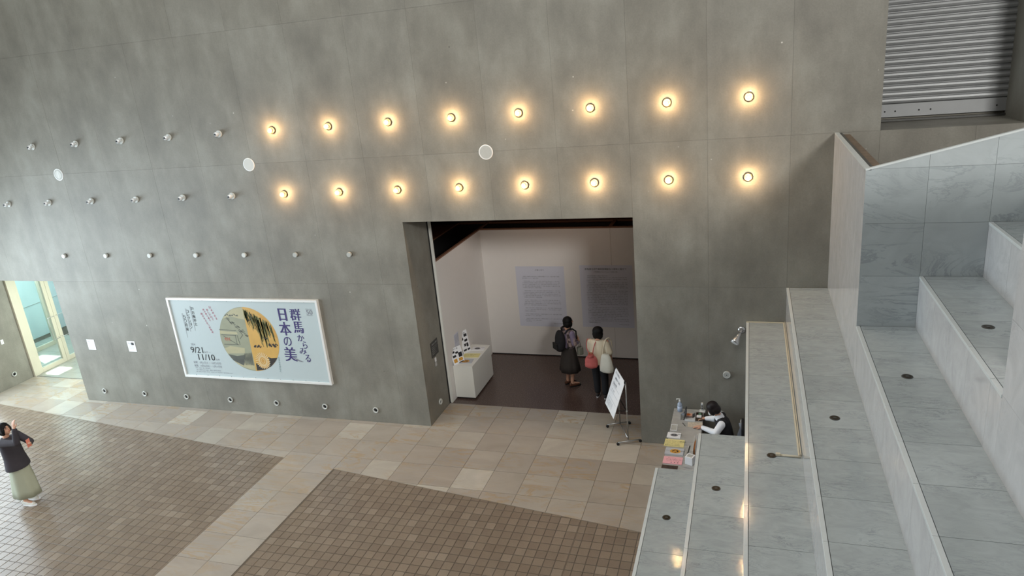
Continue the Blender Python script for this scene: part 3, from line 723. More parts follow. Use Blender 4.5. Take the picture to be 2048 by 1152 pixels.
# plate and switch in the opening's side
t = thing('metal_sign', 'dark grey engraved metal sign in the concrete side of the opening', 'sign', (8.0 * S, .5 * S, 1.2 * S))
bm = BM(); box(bm, (0, -.165, -.155), (.012, .165, .165), 1, .003); obj('plate', bm, 'dark_metal', t)
sh = Sheet(t.location + Vector((.0125, -.165, -.155)), (0, 1, 0), (0, 0, 1)); bm = BM()
sh.text(bm, '展示室のご案内', .05, .255, .034, res=1)
for k, s_ in enumerate(['展示室では次のことをお守りください', '作品に手を触れないでください', '鉛筆以外は使えません', '飲食はご遠慮ください', '携帯電話はお切りください']): sh.text(bm, s_, .03, .20 - k * .035, .017, res=1)
obj('lettering', bm, 'knob', t, rel=True)
t = thing('wall_switch', 'small white and steel switch below the metal sign', 'switch', (8.0 * S, .475 * S, .98 * S))
bm = BM(); box(bm, (0, -.05, -.12), (.01, .05, .10), 1, .002); obj('plate', bm, 'chrome', t)
bm = BM(); box(bm, (.01, -.025, -.01), (.016, .025, .07)); obj('rocker', bm, 'white_board', t)

# ================================================================= POSTER
PX0, PX1, PZ0, PZ1 = 3.145, 6.26, .68, 2.225
t = thing('exhibition_poster', 'large framed exhibition banner with round painting and purple Japanese title', 'poster', ((PX0 + PX1) / 2 * S, 0, PZ0 * S))
D = .075
for a, b in [((PX0, PZ0), (PX1, PZ0 + .04)), ((PX0, PZ1 - .04), (PX1, PZ1)), ((PX0, PZ0 + .04), (PX0 + .04, PZ1 - .04)), ((PX1 - .04, PZ0 + .04), (PX1, PZ1 - .04))]:
    bm = BM(); box(bm, (a[0] * S, -D, a[1] * S), (b[0] * S, 0, b[1] * S), 1, .003); obj('frame_rail', bm, 'alu_white', t, rel=True)
bm = BM(); box(bm, ((PX0 + .038) * S, -.045, (PZ0 + .038) * S), ((PX1 - .038) * S, -.01, (PZ1 - .038) * S)); BAN = obj('banner', bm, 'banner', t, rel=True)
sh = Sheet((0, -.046, 0), (S, 0, 0), (0, 0, 1)); sh.o = Vector((0, -.046, 0)); P_ = lambda x: x * S
def at(bm, s, x0, z0, x1, z1, **kw):
    """one line of text fitted into a module-space box"""
    h = (z1 - z0) * S; wd = (x1 - x0) * S; vs, fs = glyphs(s, 1.0, kw.get('res', 3))
    xs_ = [v[0] for v in vs]; ys_ = [v[1] for v in vs]; sx = wd / (max(xs_) - min(xs_)); sy = h / (max(ys_) - min(ys_))
    for dx in kw.get('b', (0,)):
        V = [bm.verts.new(sh.p(x0 * S + (a - min(xs_)) * sx + dx, z0 * S + (c - min(ys_)) * sy, .002 + (0.0002 if dx > 0 else 0.0001 if dx < 0 else 0))) for a, c in vs]
        for f in fs:
            try: bm.faces.new([V[i] for i in f])
            except ValueError: pass
bm = BM(); B_ = (-.008, 0, .008); b2 = (-.003, 0, .003)
at(bm, '群', 5.68, 1.852, 5.885, 2.065, b=B_); at(bm, '馬', 5.70, 1.622, 5.885, 1.832, b=B_)
at(bm, 'か', 5.735, 1.475, 5.865, 1.592, b=b2); at(bm, 'ら', 5.815, 1.34, 5.90, 1.472, b=b2); at(bm, 'み', 5.725, 1.232, 5.86, 1.345, b=b2); at(bm, 'る', 5.815, 1.09, 5.915, 1.225, b=b2)
at(bm, '日', 5.455, 1.84, 5.60, 2.062, b=(-.012, 0, .012)); at(bm, '本', 5.415, 1.572, 5.635, 1.82, b=B_); at(bm, 'の', 5.445, 1.375, 5.60, 1.545, b=b2); at(bm, '美', 5.41, 1.09, 5.65, 1.355, b=B_)
obj('title_lettering', bm, 'ink_purple', t, rel=True)
bm = BM(); ps = []
for k in range(12): a = k / 11; ps.append(((5.56 + .20 * a) * S, (1.175 - .085 * math.sin(a * 1.5)) * S))
for k in range(11): sh.line(bm, [ps[k], ps[k + 1]], .004 + .03 * math.sin(PI * (k + .5) / 11), .0035)
obj('brush_stroke', bm, 'ink_soft', t, rel=True)
bm = BM()
at(bm, '9/21', 3.405, 1.165, 3.672, 1.282, b=(-.002, .002)); at(bm, '11/10', 3.535, 1.028, 3.90, 1.145, b=(-.002, .002))
obj('date_lettering', bm, 'ink', t, rel=True)
bm = BM()
at(bm, '2024.', 3.434, 1.312, 3.535, 1.35); at(bm, 'SAT －', 3.69, 1.168, 3.83, 1.2); at(bm, 'SUN', 3.915, 1.032, 3.995, 1.066)
at(bm, '前期：9月21日㈯ － 10月20日㈰', 3.40, .95, 4.01, 1.0, res=1); at(bm, '後期：10月22日㈫ － 11月10日㈰', 3.40, .885, 4.01, .935, res=1)
at(bm, '休館日：月曜日（祝日の場合は翌日）', 3.41, .853, 3.74, .875, res=1); at(bm, '主催：群馬県立近代美術館　開館五十周年記念展覧会', 3.42, .815, 3.97, .838, res=1)
at(bm, '会場：群馬県立近代美術館　開館時間：午前九時三十分から午後五時まで　入館は午後四時三十分まで', 3.41, .78, 4.22, .800, res=1)
at(bm, '50', 6.01, 1.965, 6.125, 2.045, b=(-.003, .003)); at(bm, '開館五十周年', 6.005, 2.052, 6.125, 2.068, res=1); at(bm, 'ANNIVERSARY', 6.005, 1.94, 6.125, 1.955, res=1)
obj('small_lettering', bm, 'ink_soft', t, rel=True)
bm = BM()
def vert(bm, s, x, ztop_, step, size, dx=0):
    for k, ch in enumerate(s):
        x_ = x + dx * k; z_ = ztop_ - step * (k + 1); at(bm, ch if ch != 'ー' else '｜', x_, z_ + step * .08, x_ + (size if ch != 'ー' else size * .15), z_ + step * .92, b=(-.0015, .0015), res=2)
vert(bm, '戸方庵井上', 3.625, 2.055, .072, .062); vert(bm, 'コレクション', 3.512, 2.0, .061, .052); vert(bm, '５つの扉', 3.415, 1.9, .078, .055)
obj('subtitle_lettering', bm, 'ink', t, rel=True)
bm = BM()
for x, z0, z1 in [(3.605, 2.07, 1.60), (3.495, 2.02, 1.58), (3.395, 1.93, 1.46)]: sh.poly(bm, [(x * S, z1 * S), ((x + .012) * S, z1 * S), ((x + .03) * S, z0 * S), (x * S, z0 * S)], .001)
obj('subtitle_shading', bm, mat('soft_grey_shading', (158, 166, 170), .5), t, rel=True)
for s_, x, z0, st, dx in [('日本の美を', 4.03, 2.08, .052, .022), ('新しい目で', 3.96, 2.03, .045, .018), ('読み解く旅へ', 3.88, 2.03, .04, .018), ('開かれる五つの物語', 3.82, 1.95, .043, .018)]: bm = BM(); vert(bm, s_, x, z0, st, .036, dx); obj('catchphrase_lettering', bm, 'ink_red', t, rel=True)
bm = BM(); vert(bm, 'とびらをひらく', 5.262, 1.165, .043, .028, -.004); obj('side_lettering', bm, mat('teal_ink', (110, 138, 140), .6), t, rel=True)
# round painting: left half a pale ink landscape, right half gold with willow and wheel
cx, cz, rr = 4.735, 1.47, .605
mG = {'sage': mat('pale_sage_paint', (148, 150, 128), .5, var=.12, vs=5), 'tan': mat('pale_tan_paint', (176, 170, 138), .5, var=.12, vs=6), 'dk': mat('ink_grey_paint', (84, 86, 80), .5, var=.3, vs=12),
      'gold': mat('gold_leaf_paint', (204, 162, 88), .4, var=.16, vs=5), 'gold2': mat('deep_gold_paint', (196, 150, 78), .4, var=.2, vs=7), 'green': mat('willow_green_paint', (104, 108, 66), .6, var=.3, vs=20), 'char': mat('charcoal_paint', (44, 38, 36), .6, var=.2)}
def inside(x, z): return (x - cx) ** 2 + (z - cz) ** 2 < (rr - .01) ** 2
pc = obj('painting', (lambda b: (sh.poly(b, [((cx + rr * math.cos(a)) * S, (cz + rr * math.sin(a)) * S) for a in [PI / 2 + PI * k / 40 for k in range(41)]], .001), b)[1])(BM()), mG['sage'], t, rel=True)
def art(name, mt, fn, h=.002):
    b = BM(); fn(b, h); obj(name, b, mt, t, rel=True)
def cpoly(b, pts, h):
    q = []
    for x, z in pts:
        d = math.hypot(x - cx, z - cz)
        if d > rr: x = cx + (x - cx) * rr / d; z = cz + (z - cz) * rr / d
        q.append((x * S, z * S))
    sh.poly(b, q, h)
art('painting_gold', mG['gold'], lambda b, h: sh.poly(b, [((cx + rr * math.cos(a)) * S, (cz + rr * math.sin(a)) * S) for a in [-PI / 2 + PI * k / 40 for k in range(41)]], h), .001)
for pts in ([(4.25, 1.86), (4.5, 2.06), (4.734, 2.07), (4.734, 1.84), (4.6, 1.86), (4.45, 1.9)], [(4.13, 1.62), (4.5, 1.60), (4.52, 1.56), (4.13, 1.56)],
            [(4.17, 1.28), (4.2, 1.18), (4.58, 1.20), (4.6, 1.30), (4.3, 1.33)], [(4.3, 1.04), (4.42, .93), (4.734, .87), (4.734, .97), (4.5, 1.02)]):
    art('painting_tan', mG['tan'], lambda b, h: cpoly(b, pts, h))
def ink_(b, h):
    cpoly(b, [(4.22, 1.17), (4.3, 1.05), (4.5, .96), (4.58, 1.17), (4.4, 1.14)], h)
    for k in range(9): sh.line(b, [((4.56 + .02 * k) * S, (1.18 + .005 * k) * S), ((4.49 + .02 * k + .06) * S, .97 * S)], .008, h + .0004); sh.line(b, [((4.52 + .022 * k) * S, .98 * S), ((4.57 + .018 * k) * S, 1.20 * S)], .008, h + .0005)
    rnd = random.Random(3)
    for k in range(26):
        x = 4.34 + .014 * k; z = 1.86 - .012 * k + .03 * math.sin(k); sh.line(b, [(x * S, z * S), ((x + .05) * S, (z - .03 + rnd.uniform(-.03, .03)) * S)], .007 + rnd.random() * .008, h)
    for x0, z0, x1, z1 in [(4.16, 1.54, 4.48, 1.54), (4.46, 1.54, 4.46, 1.36), (4.5, 1.54, 4.52, 1.36), (4.18, 1.36, 4.5, 1.36), (4.2, 1.52, 4.46, 1.37), (4.14, 1.64, 4.5, 1.63), (4.55, 1.64, 4.62, 1.55), (4.62, 1.55, 4.54, 1.47)]: sh.line(b, [(x0 * S, z0 * S), (x1 * S, z1 * S)], .012, h)
    for k in range(6): cpoly(b, [(4.3 + .05 * k, 1.92 + .03 * math.sin(k * 2)), (4.36 + .05 * k, 1.90), (4.35 + .05 * k, 1.935)], h)
art('painting_ink', mG['dk'], ink_, .0025)
art('painting_figures', mat('muted_red_paint', (168, 108, 88), .6), lambda b, h: [cpoly(b, [(4.21 + .04 * k, 1.47), (4.24 + .04 * k, 1.42), (4.25 + .04 * k, 1.50)], h) for k in range(3)], .003)
def gold2(b, h):
    cpoly(b, [(5.02, 1.98), (5.16, 1.88), (5.3, 1.66), (5.33, 1.5), (5.22, 1.6), (5.1, 1.8)], h)
art('painting_deep_gold', mG['gold2'], gold2)
def willow(b, h):
    rnd = random.Random(5)
    for k in range(110):
        x = 4.75 + rnd.random() * .5; zt = 2.04 - abs(x - 4.8) * .55 - rnd.random() * .1; L = (.16 + .3 * rnd.random()) * (1.2 if 4.95 < x < 5.12 else .7)
        if not inside(x + .03, zt - L): continue
        sh.line(b, [(x * S, zt * S), ((x + .012) * S, (zt - L * .5) * S), ((x + .03) * S, (zt - L) * S)], .004 + .012 * rnd.random() * (1.3 if 4.95 < x < 5.1 else .8), h)
    for p in ([(4.74, 2.04), (4.83, 1.97), (4.80, 1.88), (4.74, 1.86)],): cpoly(b, p, h)
art('painting_willow', mG['green'], willow, .0025)
def char(b, h):
    cpoly(b, [(4.76, .875), (4.77, 1.02), (4.82, 1.0), (4.87, 1.04), (4.95, 1.0), (5.0, 1.07), (5.04, 1.15), (5.12, 1.13), (5.25, 1.14), (5.22, 1.05), (5.1, .95), (4.95, .88)], h)
    for (x, z, s_) in [(4.89, 1.34, .07), (5.22, 1.38, .085)]:
        for q in range(7):
            x_, z_ = x + s_ * (q - 3) * .30, z + s_ * .25 * math.sin(q * 2.1 + x * 9); w_ = s_ * (.28 + .12 * math.cos(q * 1.7))
            cpoly(b, [(x_ - w_, z_ - w_ * .2), (x_ - w_ * .2, z_ - w_ * .9), (x_ + w_, z_ - w_ * .3), (x_ + w_ * .5, z_ + w_ * .5), (x_ + .1 * w_, z_ + w_ * 1.1), (x_ - w_ * .5, z_ + w_ * .4)], h + q * .00004)
    sh.line(b, [(4.86 * S, 1.98 * S), (4.90 * S, 1.9 * S), (4.86 * S, 1.84 * S), (4.79 * S, 1.83 * S)], .016, h); cpoly(b, [(5.02, 1.53), (5.13, 1.50), (5.1, 1.48)], h)
art('painting_charcoal', mG['char'], char, .003)
def wheel(b, h):
    x0, z0 = 4.93, 1.07
    for k in range(24):
        a = 2 * PI * k / 24; sh.line(b, [((x0 + .06 * math.cos(a)) * S, (z0 + .07 * math.sin(a)) * S), ((x0 + .15 * math.cos(a)) * S, (z0 + .16 * math.sin(a)) * S)], .011, h)
    for r_ in (.035, .075): sh.line(b, [((x0 + r_ * math.cos(a)) * S, (z0 + r_ * 1.25 * math.sin(a)) * S) for a in [2 * PI * k / 20 for k in range(21)]], .006, h)
art('painting_wheel_ground', mG['gold2'], lambda b, h: cpoly(b, [(4.93 + .135 * math.cos(a), 1.07 + .145 * math.sin(a)) for a in [2 * PI * k / 20 for k in range(20)]], h), .0034)  # deep-gold ground of the picture between the wheel's spokes
art('painting_wheel', mat('cream_paint', (226, 214, 178), .6), wheel, .004)
for k in range(11):
    for z in (PZ0 + .047,):
        bm = BM(); x = PX0 + .25 + k * .26; sh.rect(bm, (x - .006) * S, (z - .004) * S, (x + .006) * S, (z + .006) * S, .002); obj('clip', bm, 'ink', t, rel=True)
    bm = BM(); x = PX0 + .25 + k * .26; sh.rect(bm, (x - .006) * S, (PZ1 - .052) * S, (x + .006) * S, (PZ1 - .044) * S, .002); obj('clip', bm, 'ink', t, rel=True)

for o in list(t.children):
    if o.name.split('.')[0].endswith(('lettering', 'brush_stroke', 'shading')): o.parent = BAN
    elif o.name.startswith('painting_'): o.parent = pc
# ================================================================= GALLERY CONTENT
def textpanel(name, label, x0, x1, z0, z1, title, sub, paras, dense):
    t = thing(name, label, 'text panel', ((x0 + x1) / 2 * S, 3.03 * S, z0 * S))
    bm = BM(); box(bm, (x0 * S, 3.03 * S - .003, z0 * S), (x1 * S, 3.03 * S, z1 * S)); obj('sheet', bm, 'panel_print', t, rel=True)
    s = Sheet((0, 3.03 * S - .0032, 0), (1, 0, 0), (0, 0, 1)); bm = BM()
    s.text(bm, title, (x0 + x1) / 2 * S, (z1 - .09) * S, .05 if sub else .045, res=1, align='CENTER')
    if sub: s.text(bm, sub, (x0 + x1) / 2 * S, (z1 - .14) * S, .032, res=1, align='CENTER')
    obj('title_lettering', bm, 'ink', t, rel=True); bm = BM()
    src = 'このたび群馬県立近代美術館では開館五十周年を記念して展覧会を開催いたします。当館の所蔵する絵画や書の名品を通して、日本の美の歴史とその魅力を五つの章に分けてご紹介します。'
    y = z1 - .215; wd = (x1 - x0 - .22) * S; n = 38; sz = wd / n
    for L in paras:
        for k in range(L):
            o_ = (k * 17 + L * 5) % 40; s_ = (src + src)[o_:o_ + n]
            if k == 0: s_ = '　' + s_[:-1]
            if k == L - 1: s_ = s_[:int(n * (.25 + .5 * ((L * 7) % 10) / 10))]
            s.text(bm, s_, (x0 + .12) * S, y * S, sz, res=1); y -= .0335
        y -= dense
    s.text(bm, '令和六年九月', (x0 + .13) * S, (z0 + .09) * S, sz, res=1); s.text(bm, '群馬県立近代美術館', (x1 - .1) * S, (z0 + .055) * S, sz, res=1, align='RIGHT')
    obj('body_lettering', bm, 'ink_soft', t, rel=True)
textpanel('wall_text', 'left printed greeting panel on the white gallery wall, with sparser paragraphs', 8.71, 9.68, .63, 1.87, 'ごあいさつ', None, [2, 5, 5, 4, 3, 2, 2], .028)
textpanel('wall_text', 'right printed text panel on the white gallery wall, denser, with bold heading', 9.985, 10.98, .645, 1.89, '群馬県立近代美術館開館五十周年に寄せて', '―戸方庵井上コレクションと日本の美―', [1, 3, 5, 10, 7, 3], .0)

# plinth with leaflets
t = thing('display_plinth', 'white box plinth against the white gallery side wall', 'plinth', (8.22 * S, 1.5 * S, 0))
bm = BM(); box(bm, (8.055, 1.02, .03), (8.425, 2.0, .64), S, .004); obj('box', bm, 'white_gloss', t, rel=True)
bm = BM(); box(bm, (8.065, 1.05, 0), (8.405, 1.98, .03), S); obj('toe_kick', bm, 'black', t, rel=True)
def flat_item(name, label, cat, x, y, z, w_, d_, rz, ma, th=.004, inks=(), group=None, blob=None):
    t = thing(name, label, cat, (x, y, z), rz, group)
    bm = BM(); box(bm, (-w_ / 2, -d_ / 2, 0), (w_ / 2, d_ / 2, th)); obj('sheets', bm, ma, t)
    s = Sheet((0, 0, th), (1, 0, 0), (0, 1, 0))
    if inks:
        bm = BM()
        for (tx, x_, y_, sz) in inks: s.text(bm, tx, x_ * w_, y_ * d_, sz, h=.0008, res=1)
        obj('print', bm, 'ink', t)
    if blob:
        bm = BM(); bx, by, br, bmt = blob; s.poly(bm, [(bx * w_ + br * 1.35 * math.cos(a), by * d_ + br * math.sin(a)) for a in [2 * PI * k / 18 for k in range(18)]], .0006); obj('picture', bm, bmt, t)
        bm = BM()
        for k in range(7): a = k * 2.4; s.poly(bm, [(bx * w_ + br * (.5 * math.cos(a) + .22 * math.cos(b)) * 1.3, by * d_ + br * (.5 * math.sin(a) + .25 * math.sin(b))) for b in (0, 1.2, 2.5, 4)], .001)
        obj('picture_detail', bm, 'ink', t)
    return t
M['yellow_paper'] = mat('pale_yellow_paper', (226, 216, 152), .7, var=.03); M['pink_paper'] = mat('pink_paper', (236, 176, 184), .7, var=.03)
M['grey_paper'] = mat('grey_blue_paper', (186, 190, 198), .6, var=.03); M['art_gold'] = mat('gold_picture', (206, 152, 60), .5, var=.3, vs=40); M['art_grey'] = mat('grey_picture', (118, 118, 122), .5, var=.4, vs=40)
zt = .64 * S + .001
flat_item('leaflet_stack', 'leaflets with gold round picture at the near end of the plinth', 'leaflets', 8.22 * S, 1.22 * S, zt, .32, .21, .12, 'grey_paper', .008, [('展覧会', -.45, .2, .03)], blob=(0, 0, .07, 'art_gold'))
flat_item('leaflet_stack', 'yellow leaflets in the middle of the plinth', 'leaflets', 8.24 * S, 1.48 * S, zt, .36, .2, .1, 'yellow_paper', .008, [('日本の美　講演会のお知らせ', -.45, .2, .022), ('十月十二日　午後二時', -.45, -.1, .022)])
flat_item('leaflet_stack', 'white leaflets with grey round picture at the far end of the plinth', 'leaflets', 8.26 * S, 1.80 * S, zt, .28, .19, .1, 'white_board', .008, [('美術館', .18, .1, .03)], blob=(-.08, 0, .05, 'art_grey'))
def leaning(name, label, x, y, w_, h_, tilt, rz, pics):
    t = thing(name, label, 'sign', (x, y, zt), rz)
    bm = BM(); box(bm, (-w_ / 2, 0, 0), (w_ / 2, .006, h_)); 
    T = Matrix.Rotation(tilt, 4, 'X'); bm.transform(T); obj('board', bm, 'white_board', t)
    bm = BM(); bm2 = BM(); s = Sheet(T @ Vector((-w_ / 2, 0, 0)), (1, 0, 0), T.to_3x3() @ Vector((0, 0, 1)))
    for p in pics:
        if p[0] == 'r': s.rect(bm, p[1] * w_, p[2] * h_, p[3] * w_, p[4] * h_, .0012)
        elif p[0] == 'g': s.rect(bm2, p[1] * w_, p[2] * h_, p[3] * w_, p[4] * h_, .0012)
        else: s.text(bm, p[1], p[2] * w_, p[3] * h_, p[4], h=.0012, res=1)
    obj('print', bm, 'ink', t)
    if len(bm2.verts): obj('picture', bm2, 'art_gold', t)
    else: bm2.free()
leaning('display_board', 'small white picture board leaning on the plinth, nearest the front', 8.14 * S, 1.14 * S, .30, .36, -.28, math.radians(62), [('r', .08, .68, .35, .8), ('r', .4, .6, .65, .72), ('r', .62, .35, .95, .62), ('r', .1, .42, .4, .55), ('g', .1, .1, .4, .32), ('g', .55, .12, .9, .3), ('r', .5, .02, .9, .07), ('t', '日本の美', .1, .86, .045)])
leaning('display_board', 'narrow white picture board leaning on the wall behind the leaflets', 8.11 * S, 1.62 * S, .24, .50, -.16, math.radians(70), [('t', '美の扉', .1, .85, .05), ('r', .5, .72, .9, .84), ('r', .1, .60, .35, .72), ('r', .45, .5, .85, .6), ('r', .3, .3, .55, .42), ('r', .6, .25, .85, .42), ('r', .1, .1, .5, .18), ('r', .6, .08, .95, .16)])
t = thing('wall_notice', 'white wall sheet with round gold picture above the plinth', 'notice', (8.052 * S, 1.33 * S, .70 * S))
bm = BM(); box(bm, (0, -.12, 0), (.003, .12, .52)); obj('sheet', bm, 'panel_print', t)
s = Sheet((.0035, -.12, 0), (0, 1, 0), (0, 0, 1)); bm = BM()
for k in range(6): s.text(bm, '日本の美をめぐる展覧会', .02, .47 - .03 * k, .019, res=1)
obj('print', bm, 'ink_soft', t); bm = BM(); s.poly(bm, [(.12 + .075 * math.cos(a), .14 + .085 * math.sin(a)) for a in [2 * PI * k / 20 for k in range(20)]], .001); obj('picture', bm, 'art_gold', t)

# ---- wheeled sign stand
t = thing('sign_stand', 'white notice board on a chrome wheeled stand in front of the opening', 'sign stand', (11.2 * S, .2 * S, 0))
pr, pf = Vector((11.102 * S, .43 * S, .05)), Vector((11.298 * S, -.014 * S, .05))
for a, h_ in ((pr, 1.20), (pf, 1.20)):
    bm = BM(); cyl(bm, a, (a.x, a.y, h_), .012, n=12); cyl(bm, (a.x, a.y, .60), (a.x, a.y, .64), .018, n=12); obj('post', bm, 'chrome', t, rel=True)
for a, b in (((10.91, .37), (11.238, .526)), ((11.164, -.143), (11.48, .001))):
    A = Vector((a[0] * S, a[1] * S, .055)); B = Vector((b[0] * S, b[1] * S, .055)); bm = BM(); cyl(bm, A, B, .013, n=12); obj('foot_bar', bm, 'chrome', t, rel=True)
    for q in (A, B):
        bm = BM(); d = Vector((pf - pr)).normalized(); lathe(bm, (q.x, q.y, .026), d, [(-.014, 0), (-.014, .026), (.014, .026), (.014, 0)], 16); cyl(bm, (q.x, q.y, .03), (q.x, q.y, .06), .007, n=8); obj('caster', bm, 'black', t, rel=True)
for z_ in (.07, .62):
    bm = BM(); cyl(bm, (pr.x, pr.y, z_), (pf.x, pf.y, z_), .009, n=10); obj('cross_bar', bm, 'chrome' if z_ < .5 else 'black', t, rel=True)
nrm = Vector((-(pr - pf).y, (pr - pf).x, 0)).normalized()
if nrm.x > 0: nrm = -nrm
bot = nrm * .26; up0 = Vector((0, 0, 1.22)); dn = Vector((0, 0, .52))
along = (pr - pf).normalized()
A = Vector((pf.x, pf.y, 0)) - along * .03; Bq = Vector((pr.x, pr.y, 0)) + along * .03
c4 = [Bq + bot + dn, A + bot + dn, A + up0 + nrm * .02, Bq + up0 + nrm * .02]
for z_, f_ in ((.62, .9), (.80, .55)):
    pass
bm = BM()
for q, k_ in ((pf, 0), (pr, 1)): cyl(bm, (q.x, q.y, .63), Vector((q.x, q.y, 0)) + nrm * .20 + Vector((0, 0, .66)), .007, n=8)
obj('support_arm', bm, 'black', t, rel=True)
bm = BM(); uu = (c4[2] - c4[1]).normalized(); rr_ = (c4[0] - c4[1]).normalized(); nn = rr_.cross(uu)
if nn.x > 0: nn = -nn
V = [bm.verts.new(p) for p in c4] + [bm.verts.new(p - nn * .008) for p in c4]
for f in ((0, 1, 2, 3), (7, 6, 5, 4), (0, 4, 5, 1), (1, 5, 6, 2), (2, 6, 7, 3), (3, 7, 4, 0)): bm.faces.new([V[i] for i in f])
obj('board', bm, 'white_board', t, rel=True)
W_ = (c4[0] - c4[1]).length; H_ = (c4[2] - c4[1]).length; s = Sheet(c4[0] + nn * .0005, -rr_, uu); bm = BM()
if s.n.dot(nn) < 0: s.n = -s.n
s.text(bm, '本日の展覧会', .06, H_ - .07, .05, res=1); s.text(bm, '観覧料のご案内', .14, H_ - .16, .045, res=1, bold=.001)
s.text(bm, '日本の美', .10, H_ - .27, .06, res=1, bold=.002); s.text(bm, '一般　大高生', .10, H_ - .38, .034, res=1)
for z_ in (.45, .33, .21): s.rect(bm, .08, z_, W_ - .08, z_ + .004)
for k in range(4): s.text(bm, '中学生以下と障害者手帳をお持ちの方は無料', .05, .15 - .03 * k, .018, res=1)
obj('lettering', bm, 'ink_soft', t, rel=True)
for q in (c4[2], c4[3]):
    bm = BM(); box(bm, q - Vector((.012, .012, .03)), q + Vector((.012, .012, .012))); obj('clip', bm, 'black', t, rel=True)

# ================================================================= TREAD FITTINGS
for (x, z, y, e) in [(12.22, 1.0, -3.15, 'lowest'), (12.73, 1.5, -3.28, 'second lowest'), (13.235, 2.0, -3.41, 'third, feeding a cream cable'), (13.74, 2.5, -3.54, 'fourth from the bottom'), (14.24, 3.0, -3.70, 'fifth from the bottom'), (14.72, 3.5, -3.84, 'highest visible')]:
    t = thing('floor_outlet', 'round dark brass floor socket set in the %s seating tier' % e if 'third' not in e else 'open round floor socket on the third tier with a cream cable duct', 'socket', (x * S, y * S, z * S), .2, 'round floor sockets in the seating')
    bm = BM(); lathe(bm, (0, 0, 0), (0, 0, 1), [(0, .052), (.004, .052), (.006, .047), (.004, .042)], 28); obj('ring', bm, 'dark_metal', t)
    bm = BM(); lathe(bm, (0, 0, 0), (0, 0, 1), [(.001, .042), (.0055, .041)], 28); obj('lid', bm, mat('dark_bronze', (62, 54, 42), .4, .7) if 'dbz' not in M else M['dbz'], t)
    bm = BM(); lathe(bm, (.0, .0, .0055), (0, 0, 1), [(0, .018), (.003, .016)], 14); obj('latch', bm, 'dark_metal', t)
t = thing('cable_duct', 'cream surface cable duct along the back of the third tier', 'cable duct', (13.48 * S, -1.7 * S, 2.0 * S))
bm = BM(); box(bm, (13.466, -3.39, 2.0), (13.480, -.01, 2.013), S); box(bm, (13.486, -3.39, 2.0), (13.494, -.01, 2.022), S); obj('duct', bm, 'cream_plastic', t, rel=True)
bm = BM(); box(bm, (13.0, -.022, 2.001), (13.466, -.004, 2.012), S); obj('end_duct', bm, 'cream_plastic', t, rel=True)
t = thing('cable_cover', 'short cream cable cover from the open socket to the riser', 'cable cover', (13.38 * S, -3.41 * S, 2.0 * S))
bm = BM(); cyl(bm, (13.31 * S, -3.405 * S, 2.011 * S), (13.485 * S, -3.415 * S, 2.011 * S), .013, n=12); obj('cover', bm, 'cream_plastic', t, rel=True)
bm = BM(); box(bm, (13.27, -3.42, 2.006), (13.312, -3.39, 2.028), S, .003); obj('plug', bm, 'cream_plastic', t, rel=True)

# ================================================================= RECEPTION DESK
DZ = .62 * S
t = thing('reception_desk', 'grey veined marble reception counter under the seating by the concrete wall', 'desk', (12.21 * S, -1.0 * S, 0))
bm = BM(); box(bm, (12.0, -2.1, .59), (12.425, -.01, .62), S, .004); obj('counter_top', bm, 'desk_marble', t, rel=True)
bm = BM(); box(bm, (12.02, -2.08, 0), (12.05, -.03, .59), S); obj('front_panel', bm, 'desk_marble', t, rel=True)
bm = BM(); box(bm, (12.05, -.06, 0), (12.4, -.03, .59), S); obj('side_panel', bm, 'white_gloss', t, rel=True)
bm = BM(); box(bm, (12.05, -2.08, 0), (12.4, -2.05, .59), S); obj('side_panel', bm, 'white_gloss', t, rel=True)
z0 = DZ + .001
t = thing('sanitizer_bottle', 'tall clear pump bottle of hand sanitizer at the desk corner', 'bottle', (12.09 * S, -.10 * S, z0))
bm = BM(); lathe(bm, (0, 0, 0), (0, 0, 1), [(0, .036), (.008, .041), (.12, .041), (.155, .036), (.178, .016), (.19, .014)], 24); obj('body', bm, 'bottle', t)
bm = BM(); lathe(bm, (0, 0, .188), (0, 0, 1), [(0, .018), (.022, .018), (.026, .007), (.05, .007)], 16); caps(bm, (.004, 0, .24), (-.052, 0, .236), .008); caps(bm, (-.052, 0, .236), (-.056, 0, .218), .006); obj('pump', bm, 'plastic_white', t)
bm = BM(); lathe(bm, (0, 0, .03), (0, 0, 1), [(0, .0418), (.075, .0418)], 24); obj('label_band', bm, mat('pale_blue_label', (190, 206, 232), .5), t)
t = thing('tablet_stand', 'dark tablet screen standing on its grey holder beside the bottle', 'tablet', (12.155 * S, -.27 * S, z0), math.radians(4))
bm = BM(); T = Matrix.Rotation(math.radians(18), 4, 'Y'); box(bm, (-.004, -.11, .008), (.008, .11, .16), 1, .002); bm.transform(T); obj('screen', bm, 'ink', t)
bm = BM(); box(bm, (-.007, -.10, .018), (-.0045, .10, .150)); bm.transform(T); obj('display', bm, mat('screen_glass', (58, 54, 48), .12), t)
bm = BM(); V = [(-.05, -.10, 0), (-.05, .10, 0), (.02, .10, 0), (.02, -.10, 0), (.012, -.1, .05), (.012, .1, .05)]; v = [bm.verts.new(p) for p in V]
for f in ((0, 1, 2, 3), (0, 4, 5, 1), (3, 2, 5, 4), (0, 3, 4), (1, 5, 2)): bm.faces.new([v[i] for i in f])
obj('holder', bm, 'chrome', t)
t = thing('card_box', 'white tray holding an orange pictured card and cards between tablet and caddy', 'tray', (12.25 * S, -.27 * S, z0), 0)
bm = BM(); box(bm, (-.085, -.13, 0), (.085, .10, .004)); box(bm, (-.085, -.13, .004), (.085, -.124, .03)); box(bm, (-.085, .094, .004), (.085, .10, .03)); box(bm, (-.085, -.124, .004), (-.079, .094, .03)); box(bm, (.079, -.124, .004), (.085, .094, .03)); obj('tray', bm, 'plastic_white', t)
